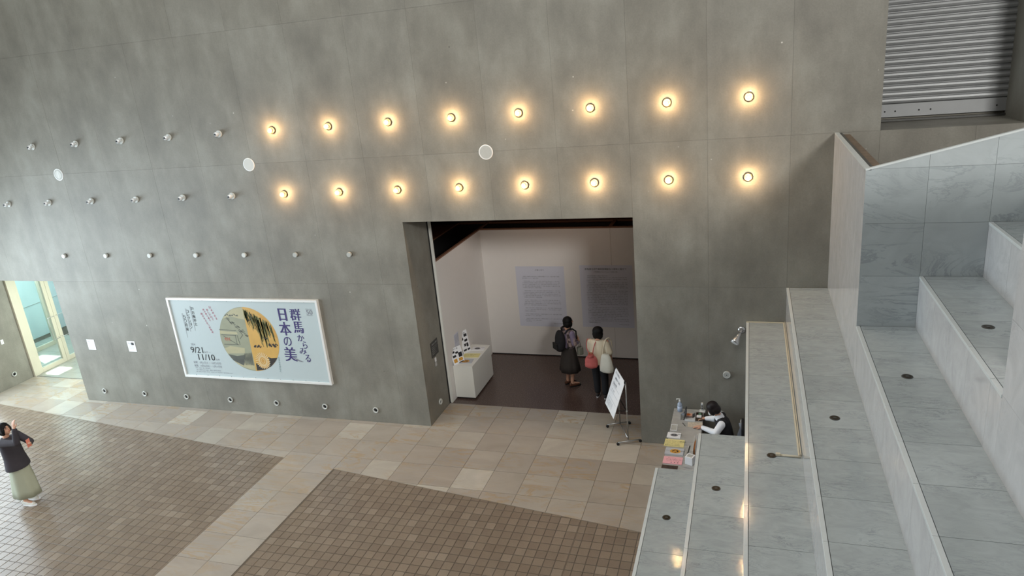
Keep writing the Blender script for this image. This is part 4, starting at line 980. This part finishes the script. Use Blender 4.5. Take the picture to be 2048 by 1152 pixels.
bm = BM(); box(bm, (-.07, -.02, .03), (.03, .09, .036)); obj('card', bm, mat('pink_beige_card', (222, 176, 160), .6), t)
bm = BM(); lathe(bm, (-.03, .04, .036), (0, 0, 1), [(0, .032), (.002, .03)], 18); obj('round_picture', bm, mat('orange_print', (228, 122, 44), .6), t)
bm = BM()
for k in range(4): box(bm, (.04 + .01 * k, -.02 + .02 * k, .004), (.046 + .01 * k, .03 + .015 * k, .06 + .005 * (k % 2)))
obj('pens', bm, 'ink', t)
t = thing('ticket_caddy', 'small dark wood caddy with white tray and green item by her hand', 'caddy', (12.372 * S, -.27 * S, z0), 0)
bm = BM(); box(bm, (-.055, -.10, 0), (.055, .10, .012)); box(bm, (-.055, -.10, .012), (-.047, .10, .06)); box(bm, (.047, -.10, .012), (.055, .10, .06)); box(bm, (-.047, -.10, .012), (.047, -.092, .06)); box(bm, (-.047, .092, .012), (.047, .10, .06)); obj('caddy', bm, mat('dark_wood', (74, 58, 46), .5), t)
bm = BM(); box(bm, (-.04, -.085, .03), (.04, .0, .062)); obj('papers', bm, 'white_board', t)
bm = BM(); box(bm, (-.012, .01, .03), (.035, .06, .066)); obj('eraser', bm, mat('green_rubber', (98, 140, 112), .6), t)
t = thing('desk_phone', 'white upright cordless phone on its base at the wall', 'phone', (12.405 * S, -.075 * S, z0))
bm = BM(); box(bm, (-.05, -.045, 0), (.05, .05, .022), 1, .005); obj('base', bm, 'plastic_white', t)
bm = BM(); box(bm, (-.022, -.005, .022), (.012, .03, .165), 1, .005); obj('handset', bm, 'plastic_white', t)
bm = BM(); box(bm, (-.014, -.0065, .10), (.004, -.0055, .13)); box(bm, (-.014, -.0065, .05), (.004, -.0055, .09)); obj('keys', bm, 'ink', t)
flat_item('notebook', 'open beige ledger under her left hand', 'notebook', 12.33 * S, -.47 * S, z0, .24, .16, .05, mat('beige_paper', (206, 196, 180), .7), .006, [('入館者数　一般　高校生', -.45, .25, .016), ('午前　午後　合計', -.45, -.05, .016), ('九月　十月　十一月', -.45, -.35, .016)])
flat_item('paper_sheet', 'pinkish form on the desk edge by the ledger', 'paper', 12.385 * S, -.545 * S, z0 + .0065, .11, .1, -.1, mat('pinkish_paper', (222, 196, 186), .7), .003)
t = thing('pen', 'black pen lying between coin tray and ledger', 'pen', (12.18 * S, -.49 * S, z0 + .005), math.radians(-62)); bm = BM(); cyl(bm, (-.06, 0, 0), (.05, 0, 0), .005, n=10); obj('barrel', bm, 'black', t); bm = BM(); cyl(bm, (.05, 0, 0), (.065, 0, 0), .005, .001, n=10); obj('tip', bm, 'chrome', t)
t = thing('coin_tray', 'small white rimmed money tray on the counter', 'tray', (12.053 * S, -.595 * S, z0), .02)
bm = BM(); box(bm, (-.052, -.1, 0), (.052, .1, .004)); obj('base', bm, 'grille', t)
bm = BM(); 
for a, b in (((-.052, -.1), (.052, -.092)), ((-.052, .092), (.052, .1)), ((-.052, -.092), (-.045, .092)), ((.045, -.092), (.052, .092))): box(bm, (a[0], a[1], .004), (b[0], b[1], .016))
obj('rim', bm, 'white_board', t)
flat_item('leaflet_stack', 'white leaflets with grey oval picture beside the coin tray', 'leaflets', 12.07 * S, -.805 * S, z0, .215, .165, -.03, 'white_board', .012, [('案内', .28, .1, .035)], blob=(.02, 0, .045, 'art_grey'), group='leaflets along the counter')
flat_item('leaflet_stack', 'pale yellow leaflets on the counter between white and clear ones', 'leaflets', 12.095 * S, -1.005 * S, z0, .31, .215, -.03, 'yellow_paper', .010, [('日本の美　関連行事のお知らせ', -.45, .2, .018), ('記念講演会　十月五日　午後二時より', -.45, .0, .016), ('学芸員による解説　毎週土曜日', -.45, -.2, .016), ('講演会', .25, .15, .035), ('群馬県立近代美術館', -.45, -.42, .026)], group='leaflets along the counter')
flat_item('leaflet_stack', 'clear-sleeved leaflets with an orange and black picture on the counter', 'leaflets', 12.115 * S, -1.225 * S, z0, .285, .185, -.03, 'grey_paper', .016, [('群馬', .36, 0, .03), ('から', -.45, 0, .03)], blob=(.05, 0, .062, 'art_gold'), group='leaflets along the counter')
flat_item('leaflet_stack', 'pink leaflets nearest the seating edge on the counter', 'leaflets', 12.115 * S, -1.435 * S, z0, .29, .2, -.03, 'pink_paper', .010, [('ミュージアム', -.3, .25, .022), ('親子で楽しむ鑑賞会のご案内', -.35, .05, .018), ('十月十九日　十一月二日', -.35, -.12, .018), ('◆　◆　◆', -.1, -.38, .024)], group='leaflets along the counter')
flat_item('leaflet_stack', 'dark brown and cream leaflets partly under the seating edge', 'leaflets', 12.09 * S, -1.62 * S, z0, .24, .15, -.03, mat('dark_print', (70, 54, 46), .6, var=.6, vs=30), .008, [('美術', -.2, .0, .06)], group='leaflets along the counter')
t = thing('ruler', 'short dark grey ruler on the counter', 'ruler', (12.29 * S, -1.14 * S, z0), math.radians(-4)); bm = BM(); box(bm, (-.013, -.11, 0), (.013, .11, .012)); obj('body', bm, 'dark_metal', t); bm = BM(); box(bm, (-.012, -.109, .012), (-.004, .109, .0125)); obj('scale_strip', bm, 'knob', t)
t = thing('file_tray', 'clear acrylic file with wooden slats standing at the counter edge', 'file tray', (12.36 * S, -1.0 * S, z0))
bm = BM(); box(bm, (-.008, -.34, 0), (-.004, .14, .085)); box(bm, (.03, -.34, 0), (.034, .14, .12)); obj('acrylic_side', bm, 'plastic_white', t)
bm = BM()
for k in range(4): box(bm, (.001 + k * .007, -.32, .004), (.005 + k * .007, -.04, .08 + .012 * k))
obj('wooden_slats', bm, 'wood', t)
t = thing('sign_cube', 'white cube card holder with a blue-grey printed square', 'sign', (12.335 * S, -1.46 * S, z0), math.radians(-20))
bm = BM(); box(bm, (-.06, -.06, 0), (.06, .06, .13), 1, .003); obj('cube', bm, 'white_board', t)
s = Sheet((-.0605, .05, .012), (0, -1, 0), (0, 0, 1)); bm = BM(); s.rect(bm, .015, .02, .085, .095, .0008); obj('printed_square', bm, mat('blue_grey_print', (116, 130, 144), .6, var=.3, vs=60), t)
bm = BM(); s2 = Sheet((-.04, -.04, .1305), (1, 0, 0), (0, 1, 0)); s2.rect(bm, 0, 0, .08, .08, .0006); obj('top_print', bm, 'grille', t)
# office chair behind the desk
t = thing('desk_chair', 'dark chair holding the receptionist, mostly hidden behind the seating', 'chair', (12.78 * S, -.52 * S, 0), 0)
bm = BM(); box(bm, (-.22, -.22, .40), (.22, .22, .46), 1, .02); obj('seat', bm, 'black_cloth', t)
bm = BM(); box(bm, (.20, -.2, .52), (.24, .2, .86), 1, .015); obj('backrest', bm, 'black_cloth', t)
for a in ((-.19, -.19), (-.19, .19), (.19, -.19), (.19, .19)): bm = BM(); cyl(bm, (a[0], a[1], 0), (a[0], a[1], .41), .014, n=10); obj('leg', bm, 'chrome', t)
bm = BM(); cyl(bm, (.22, -.12, .43), (.22, -.12, .60), .012, n=8); cyl(bm, (.22, .12, .43), (.22, .12, .60), .012, n=8); obj('back_support', bm, 'chrome', t)
t = thing('plastic_bag', 'crumpled clear white bag standing behind the chair', 'bag', (12.93 * S, -.22 * S, .0))
bm = BM(); loft(bm, [((0, 0, 0), .06, .08), ((0, 0, .2), .065, .085), ((0, 0, .45), .05, .06), ((.01, 0, .58), .02, .025), ((.01, 0, .66), .035, .03)], 20, .08, 5); obj('bag_body', bm, 'bottle', t)
bm = BM(); tubepath(bm, [(.01, -.02, .64), (.0, -.03, .72), (.01, .03, .72), (.01, .02, .64)], .005); obj('handles', bm, 'plastic_white', t)

# ================================================================= PEOPLE
def frame(pos, yaw=0, pitch=0, roll=0):
    return Matrix.Translation(pos) @ Matrix.Rotation(yaw, 4, 'Z') @ Matrix.Rotation(pitch, 4, 'X') @ Matrix.Rotation(roll, 4, 'Y')
def hand(bm, wr, d, palm_n, side, curl=.35, s=1.0):
    """palm and five fingers from wrist wr, pointing along d, palm normal palm_n; side +1: thumb on +x' side"""
    d = Vector(d).normalized(); n_ = Vector(palm_n); n_ = (n_ - d * n_.dot(d)).normalized(); x = d.cross(n_) * side; wr = Vector(wr)
    pc_ = wr + d * .045 * s; Mx = Matrix((x, d, n_)).transposed().to_4x4()
    ell(bm, pc_, (.036 * s, .048 * s, .015 * s), 12, Mx)
    for k, (off, L) in enumerate([(.026, .070), (.009, .078), (-.009, .073), (-.026, .058)]):
        a = wr + d * .082 * s + x * off * s; c = curl * (1 + .12 * k)
        d1 = (d * math.cos(c) + n_ * math.sin(c)); d2 = (d * math.cos(2 * c) + n_ * math.sin(2 * c)); d3 = (d * math.cos(2.8 * c) + n_ * math.sin(2.8 * c))
        b = a + d1 * L * .42 * s; e = b + d2 * L * .32 * s; g = e + d3 * L * .24 * s
        caps(bm, a - d * .02, b, .0092 * s, .0088 * s, 8); caps(bm, b, e, .0088 * s, .008 * s, 8); caps(bm, e, g, .008 * s, .007 * s, 8)
    a = wr + d * .02 * s + x * .025 * s; b = a + (x * .7 + d * .7) * .038 * s + n_ * .008; e = b + (x * .25 + d * .95 + n_ * .25).normalized() * .032 * s
    caps(bm, a, b, .012 * s, .0105 * s, 8); caps(bm, b, e, .0105 * s, .0085 * s, 8)
def headset(bm, H, s=1.0):
    def e(c, r): ell(bm, H @ Vector(c), r, 16, H.to_3x3().to_4x4())
    e((0, 0, .025), (.074 * s, .092 * s, .088 * s)); e((0, .022, -.035), (.056 * s, .066 * s, .068 * s)); e((0, .05, -.075), (.028, .026, .022))
    caps(bm, H @ Vector((0, .088, .01)), H @ Vector((0, .103, -.022)), .008, .012, 8); e((0, .078, -.052), (.022, .012, .010))
    for sx in (-1, 1): e((sx * .076 * s, -.002, -.005), (.010, .018, .030))
def make_body(p, H, J, arms, legs, hands, voxel=.0075):
    bm = BM(); headset(bm, H)
    nk = Vector(J['neck']); caps(bm, H @ Vector((0, -.015, -.05)), nk, .048, .054)
    ch, wa, pe = Vector(J['chest']), Vector(J['waist']), Vector(J['pelvis'])
    ell(bm, ch, (.145, .095, .15)); caps(bm, ch, wa, .10, .10); ell(bm, wa, (.125, .09, .10)); ell(bm, pe, (.150, .105, .11)); caps(bm, wa, pe, .095, .10)
    for (sh_, el, wr) in arms:
        caps(bm, nk - Vector((0, 0, .06)), sh_, .035, .04); caps(bm, sh_, el, .045, .036); caps(bm, el, wr, .035, .024)
    for (hi, kn, an, toe) in legs:
        caps(bm, hi, kn, .075, .052); caps(bm, kn, Vector(kn).lerp(Vector(an), .35), .05, .05); caps(bm, Vector(kn).lerp(Vector(an), .35), an, .05, .033)
        caps(bm, an, Vector(toe) + Vector((0, 0, .02)), .034, .026)
    for h in hands: hand(bm, *h[:4], **h[4])
    return obj('body', remeshed(bm, voxel, 2), 'skin', p)
def make_hair(p, H, length, mt='hair', wide=0):
    bm = BM()
    def e(c, r): ell(bm, H @ Vector(c), r, 20, H.to_3x3().to_4x4())
    e((0, -.014, .04), (.092 + wide, .103, .094))
    e((0, -.04, -.02), (.094 + wide, .078, .09)); e((0, -.045, -.02 - length), (.086 + wide, .062, .07))
    for sx in (-1, 1): e((sx * .066, .018, -.005 - length * .6), (.030, .045, .07 + length * .3))
    o = obj('hair', remeshed(bm, .009, 3), mt, p); return o
def face_bits(p, H):
    bm = BM()
    for sx in (-1, 1): ell(bm, H @ Vector((sx * .030, .0885, .012)), (.011, .005, .006), 10, H.to_3x3().to_4x4())
    obj('eyes', bm, mat('eye_dark', (40, 28, 24), .2), p)
    bm = BM(); ell(bm, H @ Vector((0, .0895, -.052)), (.020, .006, .006), 10, H.to_3x3().to_4x4()); obj('lips', bm, mat('lip', (176, 98, 92), .5), p)
    bm = BM()
    for sx in (-1, 1): caps(bm, H @ Vector((sx * .045, .082, .032)), H @ Vector((sx * .018, .092, .034)), .004, .004, 6)
    obj('eyebrows', bm, 'hair', p)
def shoe(p, heel, toe, ma, sole, lab=None, h=.06, w_=.042):
    heel = Vector(heel); toe = Vector(toe); bm = BM(); d = (toe - heel).normalized()
    caps(bm, heel + Vector((0, 0, .048)), heel + d * .10 + Vector((0, 0, .05)), w_ * .82, w_ * .86); caps(bm, heel + d * .09 + Vector((0, 0, .042)), toe + Vector((0, 0, .034)) - d * .03, w_ * .95, w_ * .7)
    caps(bm, heel + Vector((0, 0, .05)), heel + Vector((0, 0, h + .01)), w_ * .8, w_ * .75)
    b2 = remeshed(bm, .008, 2)
    bmesh.ops.bisect_plane(b2, geom=b2.verts[:] + b2.edges[:] + b2.faces[:], plane_co=(0, 0, .012), plane_no=(0, 0, 1), clear_inner=True)
    obj('shoe', b2, ma, p)
    bm = BM(); n_ = Vector((-d.y, d.x, 0)); pts = []
    L = (toe - heel).length
    for k in range(20):
        a = 2 * PI * k / 20; q = (heel + toe) / 2 + d * math.cos(a) * (L / 2 + .03) + n_ * math.sin(a) * w_ * (1.08 if math.cos(a) > 0 else .92); pts.append((q.x, q.y))
    prism(bm, pts, heel.z + .001, heel.z + .022); obj('sole', bm, sole, p)
V3 = Vector
# --- woman in plaid shirt with black backpack
M['plaid'] = None
def plaid():
    m = bpy.data.materials.new('purple_brown_plaid'); m.use_nodes = True; N = m.node_tree.nodes; L = m.node_tree.links; P = N['Principled BSDF']; tc = N.new('ShaderNodeTexCoord')
    c1 = N.new('ShaderNodeTexChecker'); c1.inputs['Scale'].default_value = 11; c1.inputs[1].default_value = lin((158, 138, 134)); c1.inputs[2].default_value = lin((78, 66, 68)); L.new(mapping(N, L, tc.outputs['Object'], (1, 1, 1), (0, .4, .3)), c1.inputs[0])
    w_ = N.new('ShaderNodeTexWave'); w_.inputs['Scale'].default_value = 7; L.new(mapping(N, L, tc.outputs['Object'], (.3, .2, 1)), w_.inputs[0])
    r = ramp(N, [(.6, (0, 0, 0, 1)), (.75, (1, 1, 1, 1))]); L.new(w_.outputs['Fac'], r.inputs[0])
    col = mixc(N, L, r.outputs[0], c1.outputs[0], lin((128, 116, 140))); L.new(col, P.inputs['Base Color']); P.inputs['Roughness'].default_value = .85; return m
M['plaid'] = plaid()
p = thing('person', 'person in plaid shirt and dark skirt with a black backpack, reading the wall text', 'person', (9.99 * S, 1.80 * S, 0), math.radians(-48))
H = frame((0, .03, 1.455), -.1, .12)
arms = [(V3((.175, 0, 1.27)), V3((.215, .03, 1.03)), V3((.10, .20, 1.02))), (V3((-.175, 0, 1.27)), V3((-.215, .04, 1.03)), V3((-.06, .22, 1.05)))]
legs = [(V3((.085, 0, .82)), V3((.085, .02, .45)), V3((.09, -.02, .09)), V3((.10, .13, .02))), (V3((-.085, 0, .82)), V3((-.085, .02, .45)), V3((-.08, -.04, .09)), V3((-.10, .11, .02)))]
make_body(p, H, dict(neck=(0, -.01, 1.32), chest=(0, 0, 1.17), waist=(0, 0, 1.0), pelvis=(0, 0, .86)), arms, legs, [((.10, .20, 1.02), (-.9, .4, .1), (0, -1, 0), 1, dict(curl=.5)), ((-.06, .22, 1.05), (.9, .2, -.1), (0, -1, 0), -1, dict(curl=.5))])
face_bits(p, H); make_hair(p, H, .03, wide=.008)
bm = BM(); loft(bm, [((0, 0, .86), .165, .125), ((0, 0, 1.0), .15, .115), ((0, 0, 1.15), .165, .12), ((0, 0, 1.25), .165, .105), ((0, -.005, 1.31), .10, .08)], 24)
for sh_, el, wr in arms: caps(bm, sh_ + V3((0, 0, -.01)), el, .068, .06); caps(bm, el, el.lerp(wr, .55), .058, .05)
obj('shirt', remeshed(bm, .01, 3), 'plaid', p)
bm = BM(); loft(bm, [((0, 0, .36), .25, .215), ((0, 0, .5), .235, .195), ((0, 0, .7), .205, .16), ((0, 0, .88), .168, .13), ((0, 0, .95), .145, .115)], 48, .05, 8); obj('skirt', bm, mat('dark_olive_skirt', (50, 44, 40), .85, var=.2, vs=12), p)
for sx, dx in ((1, .09), (-1, -.08)): shoe(p, (dx, -.06 - (.02 if sx < 0 else 0), 0), (dx * 1.2, .15, 0), mat('brown_leather', (92, 58, 42), .4), 'black')
t2 = thing('backpack', 'black backpack worn by the person in the plaid shirt', 'backpack', tuple(Matrix.Translation(p.location) @ Matrix.Rotation(math.radians(-48), 4, 'Z') @ V3((0, -.19, .86))), math.radians(-48))
bm = BM(); ell(bm, (0, 0, .22), (.155, .10, .25)); ell(bm, (0, -.03, .12), (.14, .10, .14)); obj('bag', remeshed(bm, .012, 3), 'black_cloth', t2)
bm = BM(); box(bm, (-.09, -.145, .06), (.09, -.11, .20), 1, .01); obj('front_pocket', bm, 'black', t2)
for sx in (-1, 1): bm = BM(); tubepath(bm, [(sx * .09, .08, .40), (sx * .115, .14, .475), (sx * .12, .24, .475), (sx * .12, .325, .40), (sx * .125, .325, .25), (sx * .13, .24, .12), (sx * .13, .08, .06)], .016, 8); obj('strap', bm, 'black', t2)
bm = BM(); tubepath(bm, [(-.04, .06, .45), (-.03, .05, .50), (.03, .05, .50), (.04, .06, .45)], .008); obj('top_loop', bm, 'black', t2)
t2 = thing('small_bag', 'small grey-green bag held at the right side of the plaid shirt wearer', 'bag', tuple(Matrix.Translation(p.location) @ Matrix.Rotation(math.radians(-48), 4, 'Z') @ V3((.15, .19, .72))), math.radians(-48))
bm = BM(); box(bm, (-.05, -.06, 0), (.05, .06, .18), 1, .02); obj('pouch', bm, mat('grey_green_cloth', (150, 152, 138), .8), t2); bm = BM(); tubepath(bm, [(-.03, 0, .17), (-.05, 0, .27), (-.03, 0, .32), (.02, 0, .27), (.03, 0, .17)], .005); obj('cord', bm, 'ink', t2)
# --- woman in cream top with pink backpack and cream tote
p = thing('person', 'person in cream top and black trousers with bob hair, reading the right wall text', 'person', (10.62 * S, 1.37 * S, 0), math.radians(-6))
H = frame((0, .03, 1.455), .1, .16)
arms = [(V3((.18, 0, 1.27)), V3((.245, -.02, 1.01)), V3((.25, .06, .80))), (V3((-.18, 0, 1.27)), V3((-.20, .07, 1.04)), V3((-.06, .20, 1.10)))]
legs = [(V3((.085, 0, .82)), V3((.09, .03, .45)), V3((.10, -.0, .09)), V3((.12, .14, .02))), (V3((-.085, 0, .82)), V3((-.085, .03, .45)), V3((-.08, .04, .09)), V3((-.10, .18, .02)))]
make_body(p, H, dict(neck=(0, -.01, 1.32), chest=(0, 0, 1.17), waist=(0, 0, 1.0), pelvis=(0, 0, .86)), arms, legs, [((.25, .06, .80), (0, .25, -1), (-1, 0, 0), 1, dict(curl=.35)), ((-.06, .20, 1.10), (.7, .3, .5), (0, -1, 0), -1, dict(curl=.5))])
face_bits(p, H); make_hair(p, H, .05, wide=.018)
mcream = mat('cream_cotton', (224, 212, 188), .85, var=.04, vs=9)
bm = BM(); loft(bm, [((0, 0, .80), .20, .15), ((0, 0, .95), .185, .14), ((0, 0, 1.12), .18, .13), ((0, 0, 1.24), .18, .112), ((0, -.005, 1.31), .11, .085)], 24)
for sh_, el, wr in arms: caps(bm, sh_ + V3((-.015 if sh_.x > 0 else .015, 0, -.02)), sh_.lerp(el, .85), .064, .070)
obj('top', remeshed(bm, .01, 3), mcream, p)
bm = BM(); ell(bm, (0, 0, .84), (.165, .12, .12))
for hi, kn, an, toe in legs: caps(bm, hi, kn, .095, .078); caps(bm, kn, an + V3((0, 0, .05)), .078, .066)
obj('trousers', remeshed(bm, .011, 3), mat('black_trousers', (28, 29, 34), .85, var=.2), p)
for hi, kn, an, toe in legs: shoe(p, (an.x, an.y - .04, 0), (toe.x, toe.y + .03, 0), mat('dark_sneaker', (44, 38, 38), .7, var=.5, vs=30), 'white_board')
Rz = Matrix.Translation(p.location) @ Matrix.Rotation(math.radians(-6), 4, 'Z')
t2 = thing('backpack', 'dusty pink small backpack on the left of the cream top', 'backpack', tuple(Rz @ V3((-.10, -.20, .77))), math.radians(-2))
mp = mat('dusty_pink_cloth', (190, 96, 92), .8, var=.12, vs=9, bump=.3); bm = BM(); ell(bm, (0, 0, .13), (.135, .075, .15)); ell(bm, (0, -.01, .07), (.14, .08, .09)); box(bm, (-.12, -.06, .02), (.12, .05, .12)); obj('bag', remeshed(bm, .011, 4), mp, t2)
bm = BM(); lathe(bm, (0, -.01, .24), (0, 0, 1), [(0, .075), (.03, .05), (.05, .06)], 20); obj('gathered_top', bm, mp, t2)
for sx in (-1, 1): bm = BM(); tubepath(bm, [(sx * .03, .0, .27), (sx * .07 - .02, .045, .40), (sx * .09 - .01, .075, .50), (sx * .095, .15, .555)], .009, 8); obj('strap', bm, mp, t2)
bm = BM(); tubepath(bm, [(-.03, -.01, .28), (-.025, -.02, .335), (.025, -.02, .335), (.03, -.01, .28)], .008); obj('top_loop', bm, 'wood', t2)
t2 = thing('tote_bag', 'cream cloth tote bag hanging from the right shoulder of the cream top', 'bag', tuple(Rz @ V3((.20, -.165, .67))), math.radians(-14))
bm = BM(); loft(bm, [((0, 0, 0), .10, .04), ((0, 0, .03), .15, .062), ((0, 0, .12), .155, .07), ((0, 0, .24), .13, .058), ((0, 0, .34), .105, .045), ((-.01, .01, .40), .07, .03)], 32, .05, 5); obj('bag', bm, mat('off_white_canvas', (214, 212, 200), .85, var=.08, vs=10, bump=.4), t2)
bm = BM(); tubepath(bm, [(-.07, 0, .38), (-.06, .02, .50), (-.045, .06, .60), (-.04, .13, .665), (-.02, .20, .67), (.0, .27, .60), (.03, .26, .46)], .013, 8); obj('strap', bm, mcream, t2)
# --- person at the left, raising an arm towards the poster wall
p = thing('person', 'person in charcoal jacket and long sage skirt raising a hand, on brown tiles', 'person', (2.70 * S, -3.08 * S, 0), math.radians(-82))
H = frame((0, -.03, 1.485), -.1, .34)
arms = [(V3((.17, -.02, 1.31)), V3((.19, .34, 1.33)), V3((.17, .37, 1.60))), (V3((-.17, -.02, 1.31)), V3((-.19, .20, 1.14)), V3((-.04, .34, 1.17)))]
legs = [(V3((.085, 0, .82)), V3((.085, .02, .45)), V3((.09, .0, .09)), V3((.10, .15, .02))), (V3((-.085, 0, .82)), V3((-.085, .02, .45)), V3((-.08, -.10, .09)), V3((-.09, .05, .02)))]
make_body(p, H, dict(neck=(0, -.055, 1.34), chest=(0, -.04, 1.18), waist=(0, -.01, 1.0), pelvis=(0, 0, .86)), arms, legs, [((.17, .37, 1.60), (-.15, -.1, 1), (-1, .1, 0), -1, dict(curl=.3)), ((-.04, .34, 1.17), (.3, .6, .6), (1, 0, 0), 1, dict(curl=.5))])
face_bits(p, H); make_hair(p, H, .0)
bm = BM()
for sx in (-1, 1):
    for k in range(12):
        a, b = 2 * PI * k / 12, 2 * PI * (k + 1) / 12; caps(bm, H @ V3((sx * .031 + .022 * math.cos(a), .100, .012 + .017 * math.sin(a))), H @ V3((sx * .031 + .022 * math.cos(b), .100, .012 + .017 * math.sin(b))), .0018, .0018, 5)
    caps(bm, H @ V3((sx * .053, .1, .014)), H @ V3((sx * .078, .0, .01)), .0018, .0018, 5)
obj('glasses', bm, 'dark_metal', p)
bm = BM(); loft(bm, [((0, -.01, .74), .215, .175), ((0, -.01, .80), .21, .165), ((0, -.02, .95), .185, .14), ((0, -.035, 1.12), .18, .13), ((0, -.045, 1.25), .175, .11), ((0, -.05, 1.335), .10, .082)], 28)
for sh_, el, wr in arms: caps(bm, sh_ + V3((0, 0, -.01)), el, .07, .06); caps(bm, el, el.lerp(wr, .88), .058, .044)
obj('jacket', remeshed(bm, .01, 3), mat('charcoal_jacket', (58, 54, 60), .85, var=.15, vs=12, bump=.3), p)
bm = BM(); loft(bm, [((0, -.01, .17), .20, .24), ((0, -.01, .3), .195, .225), ((0, 0, .5), .185, .19), ((0, 0, .75), .165, .14), ((0, 0, .92), .145, .12)], 56, .045, 7); obj('skirt', bm, mat('sage_green_skirt', (170, 174, 154), .8, var=.06, vs=8), p)
for hi, kn, an, toe in legs: shoe(p, (an.x, an.y - .05, 0), (toe.x, toe.y + .04, 0), mat('white_sneaker', (214, 212, 204), .6, var=.1, vs=40), 'white_board', w_=.046)
Rz = Matrix.Translation(p.location) @ Matrix.Rotation(math.radians(-82), 4, 'Z')
t2 = thing('phone', 'smartphone with coral case held by the person in the charcoal jacket', 'phone', tuple(Rz @ V3((.03, .40, 1.16))), math.radians(-82))
bm = BM(); box(bm, (-.037, -.004, 0), (.037, .004, .15), 1, .003); obj('case', bm, mat('coral_case', (232, 140, 120), .5), t2); bm = BM(); box(bm, (-.033, -.0055, .006), (.033, -.004, .144)); obj('screen', bm, 'black', t2)
# --- seated receptionist
p = thing('person', 'receptionist in black vest and white shirt bent over the counter', 'person', (12.76 * S, -.55 * S, 0), math.radians(90))
# local: +y faces the desk (-x in the room), +x is the wall side
H = frame((-.02, .22, 1.13), -.25, -.62)
shR, shL = V3((.165, .10, .93)), V3((-.165, .08, .93))
arms = [(shR, V3((.25, .22, .80)), V3((.27, .35, .785))), (shL, V3((-.22, .17, .80)), V3((-.02, .40, .775)))]
legs = [(V3((.09, .0, .52)), V3((.10, .36, .50)), V3((.10, .34, .09)), V3((.10, .48, .02))), (V3((-.09, .0, .52)), V3((-.10, .36, .50)), V3((-.10, .34, .09)), V3((-.10, .48, .02)))]
make_body(p, H, dict(neck=(0, .13, .99), chest=(0, .07, .84), waist=(0, .02, .68), pelvis=(0, -.01, .57)), arms, legs, [((.27, .35, .785), (-.1, 1, .05), (0, 0, -1), -1, dict(curl=.3)), ((-.02, .40, .785), (.1, 1, -.05), (0, 0, -1), 1, dict(curl=.25))])
face_bits(p, H); make_hair(p, H, .02, mat('dark_brown_hair', (26, 18, 20), .5, spec=.3, var=.3, vs=50))
bm = BM(); ell(bm, H @ V3((.0, .088, -.05)), (.048, .03, .04), 14, H.to_3x3().to_4x4()); obj('face_mask', bm, 'plastic_white', p)
bm = BM(); loft(bm, [((0, .02, .62), .145, .115), ((0, .05, .80), .155, .115), ((0, .09, .92), .15, .10), ((0, .12, .99), .085, .075), ((0, .135, 1.04), .066, .062)], 24)
for sh_, el, wr in arms: caps(bm, sh_, el, .066, .058); caps(bm, el, el.lerp(wr, .92), .054, .038)
obj('shirt', remeshed(bm, .009, 3), mat('white_cotton', (232, 234, 240), .75, var=.03), p)
bm = BM(); loft(bm, [((0, 0, .54), .168, .135), ((0, .02, .64), .160, .130), ((0, .05, .80), .168, .130), ((0, .08, .92), .15, .122), ((0, .10, .985), .10, .085)], 28)
for q in (shR, shL): caps(bm, (0, .10, .93), (q.x * .82, q.y - .01, q.z - .005), .074, .076)
obj('vest', remeshed(bm, .01, 2), 'black_cloth', p)
bm = BM(); ell(bm, (0, 0, .55), (.17, .13, .10))
for hi, kn, an, toe in legs: caps(bm, hi, kn, .085, .068); caps(bm, kn, an + V3((0, 0, .03)), .066, .055)
obj('trousers', remeshed(bm, .012, 2), 'black_cloth', p)
for hi, kn, an, toe in legs: shoe(p, (an.x, an.y - .04, 0), (toe.x, toe.y + .03, 0), 'black', 'black')
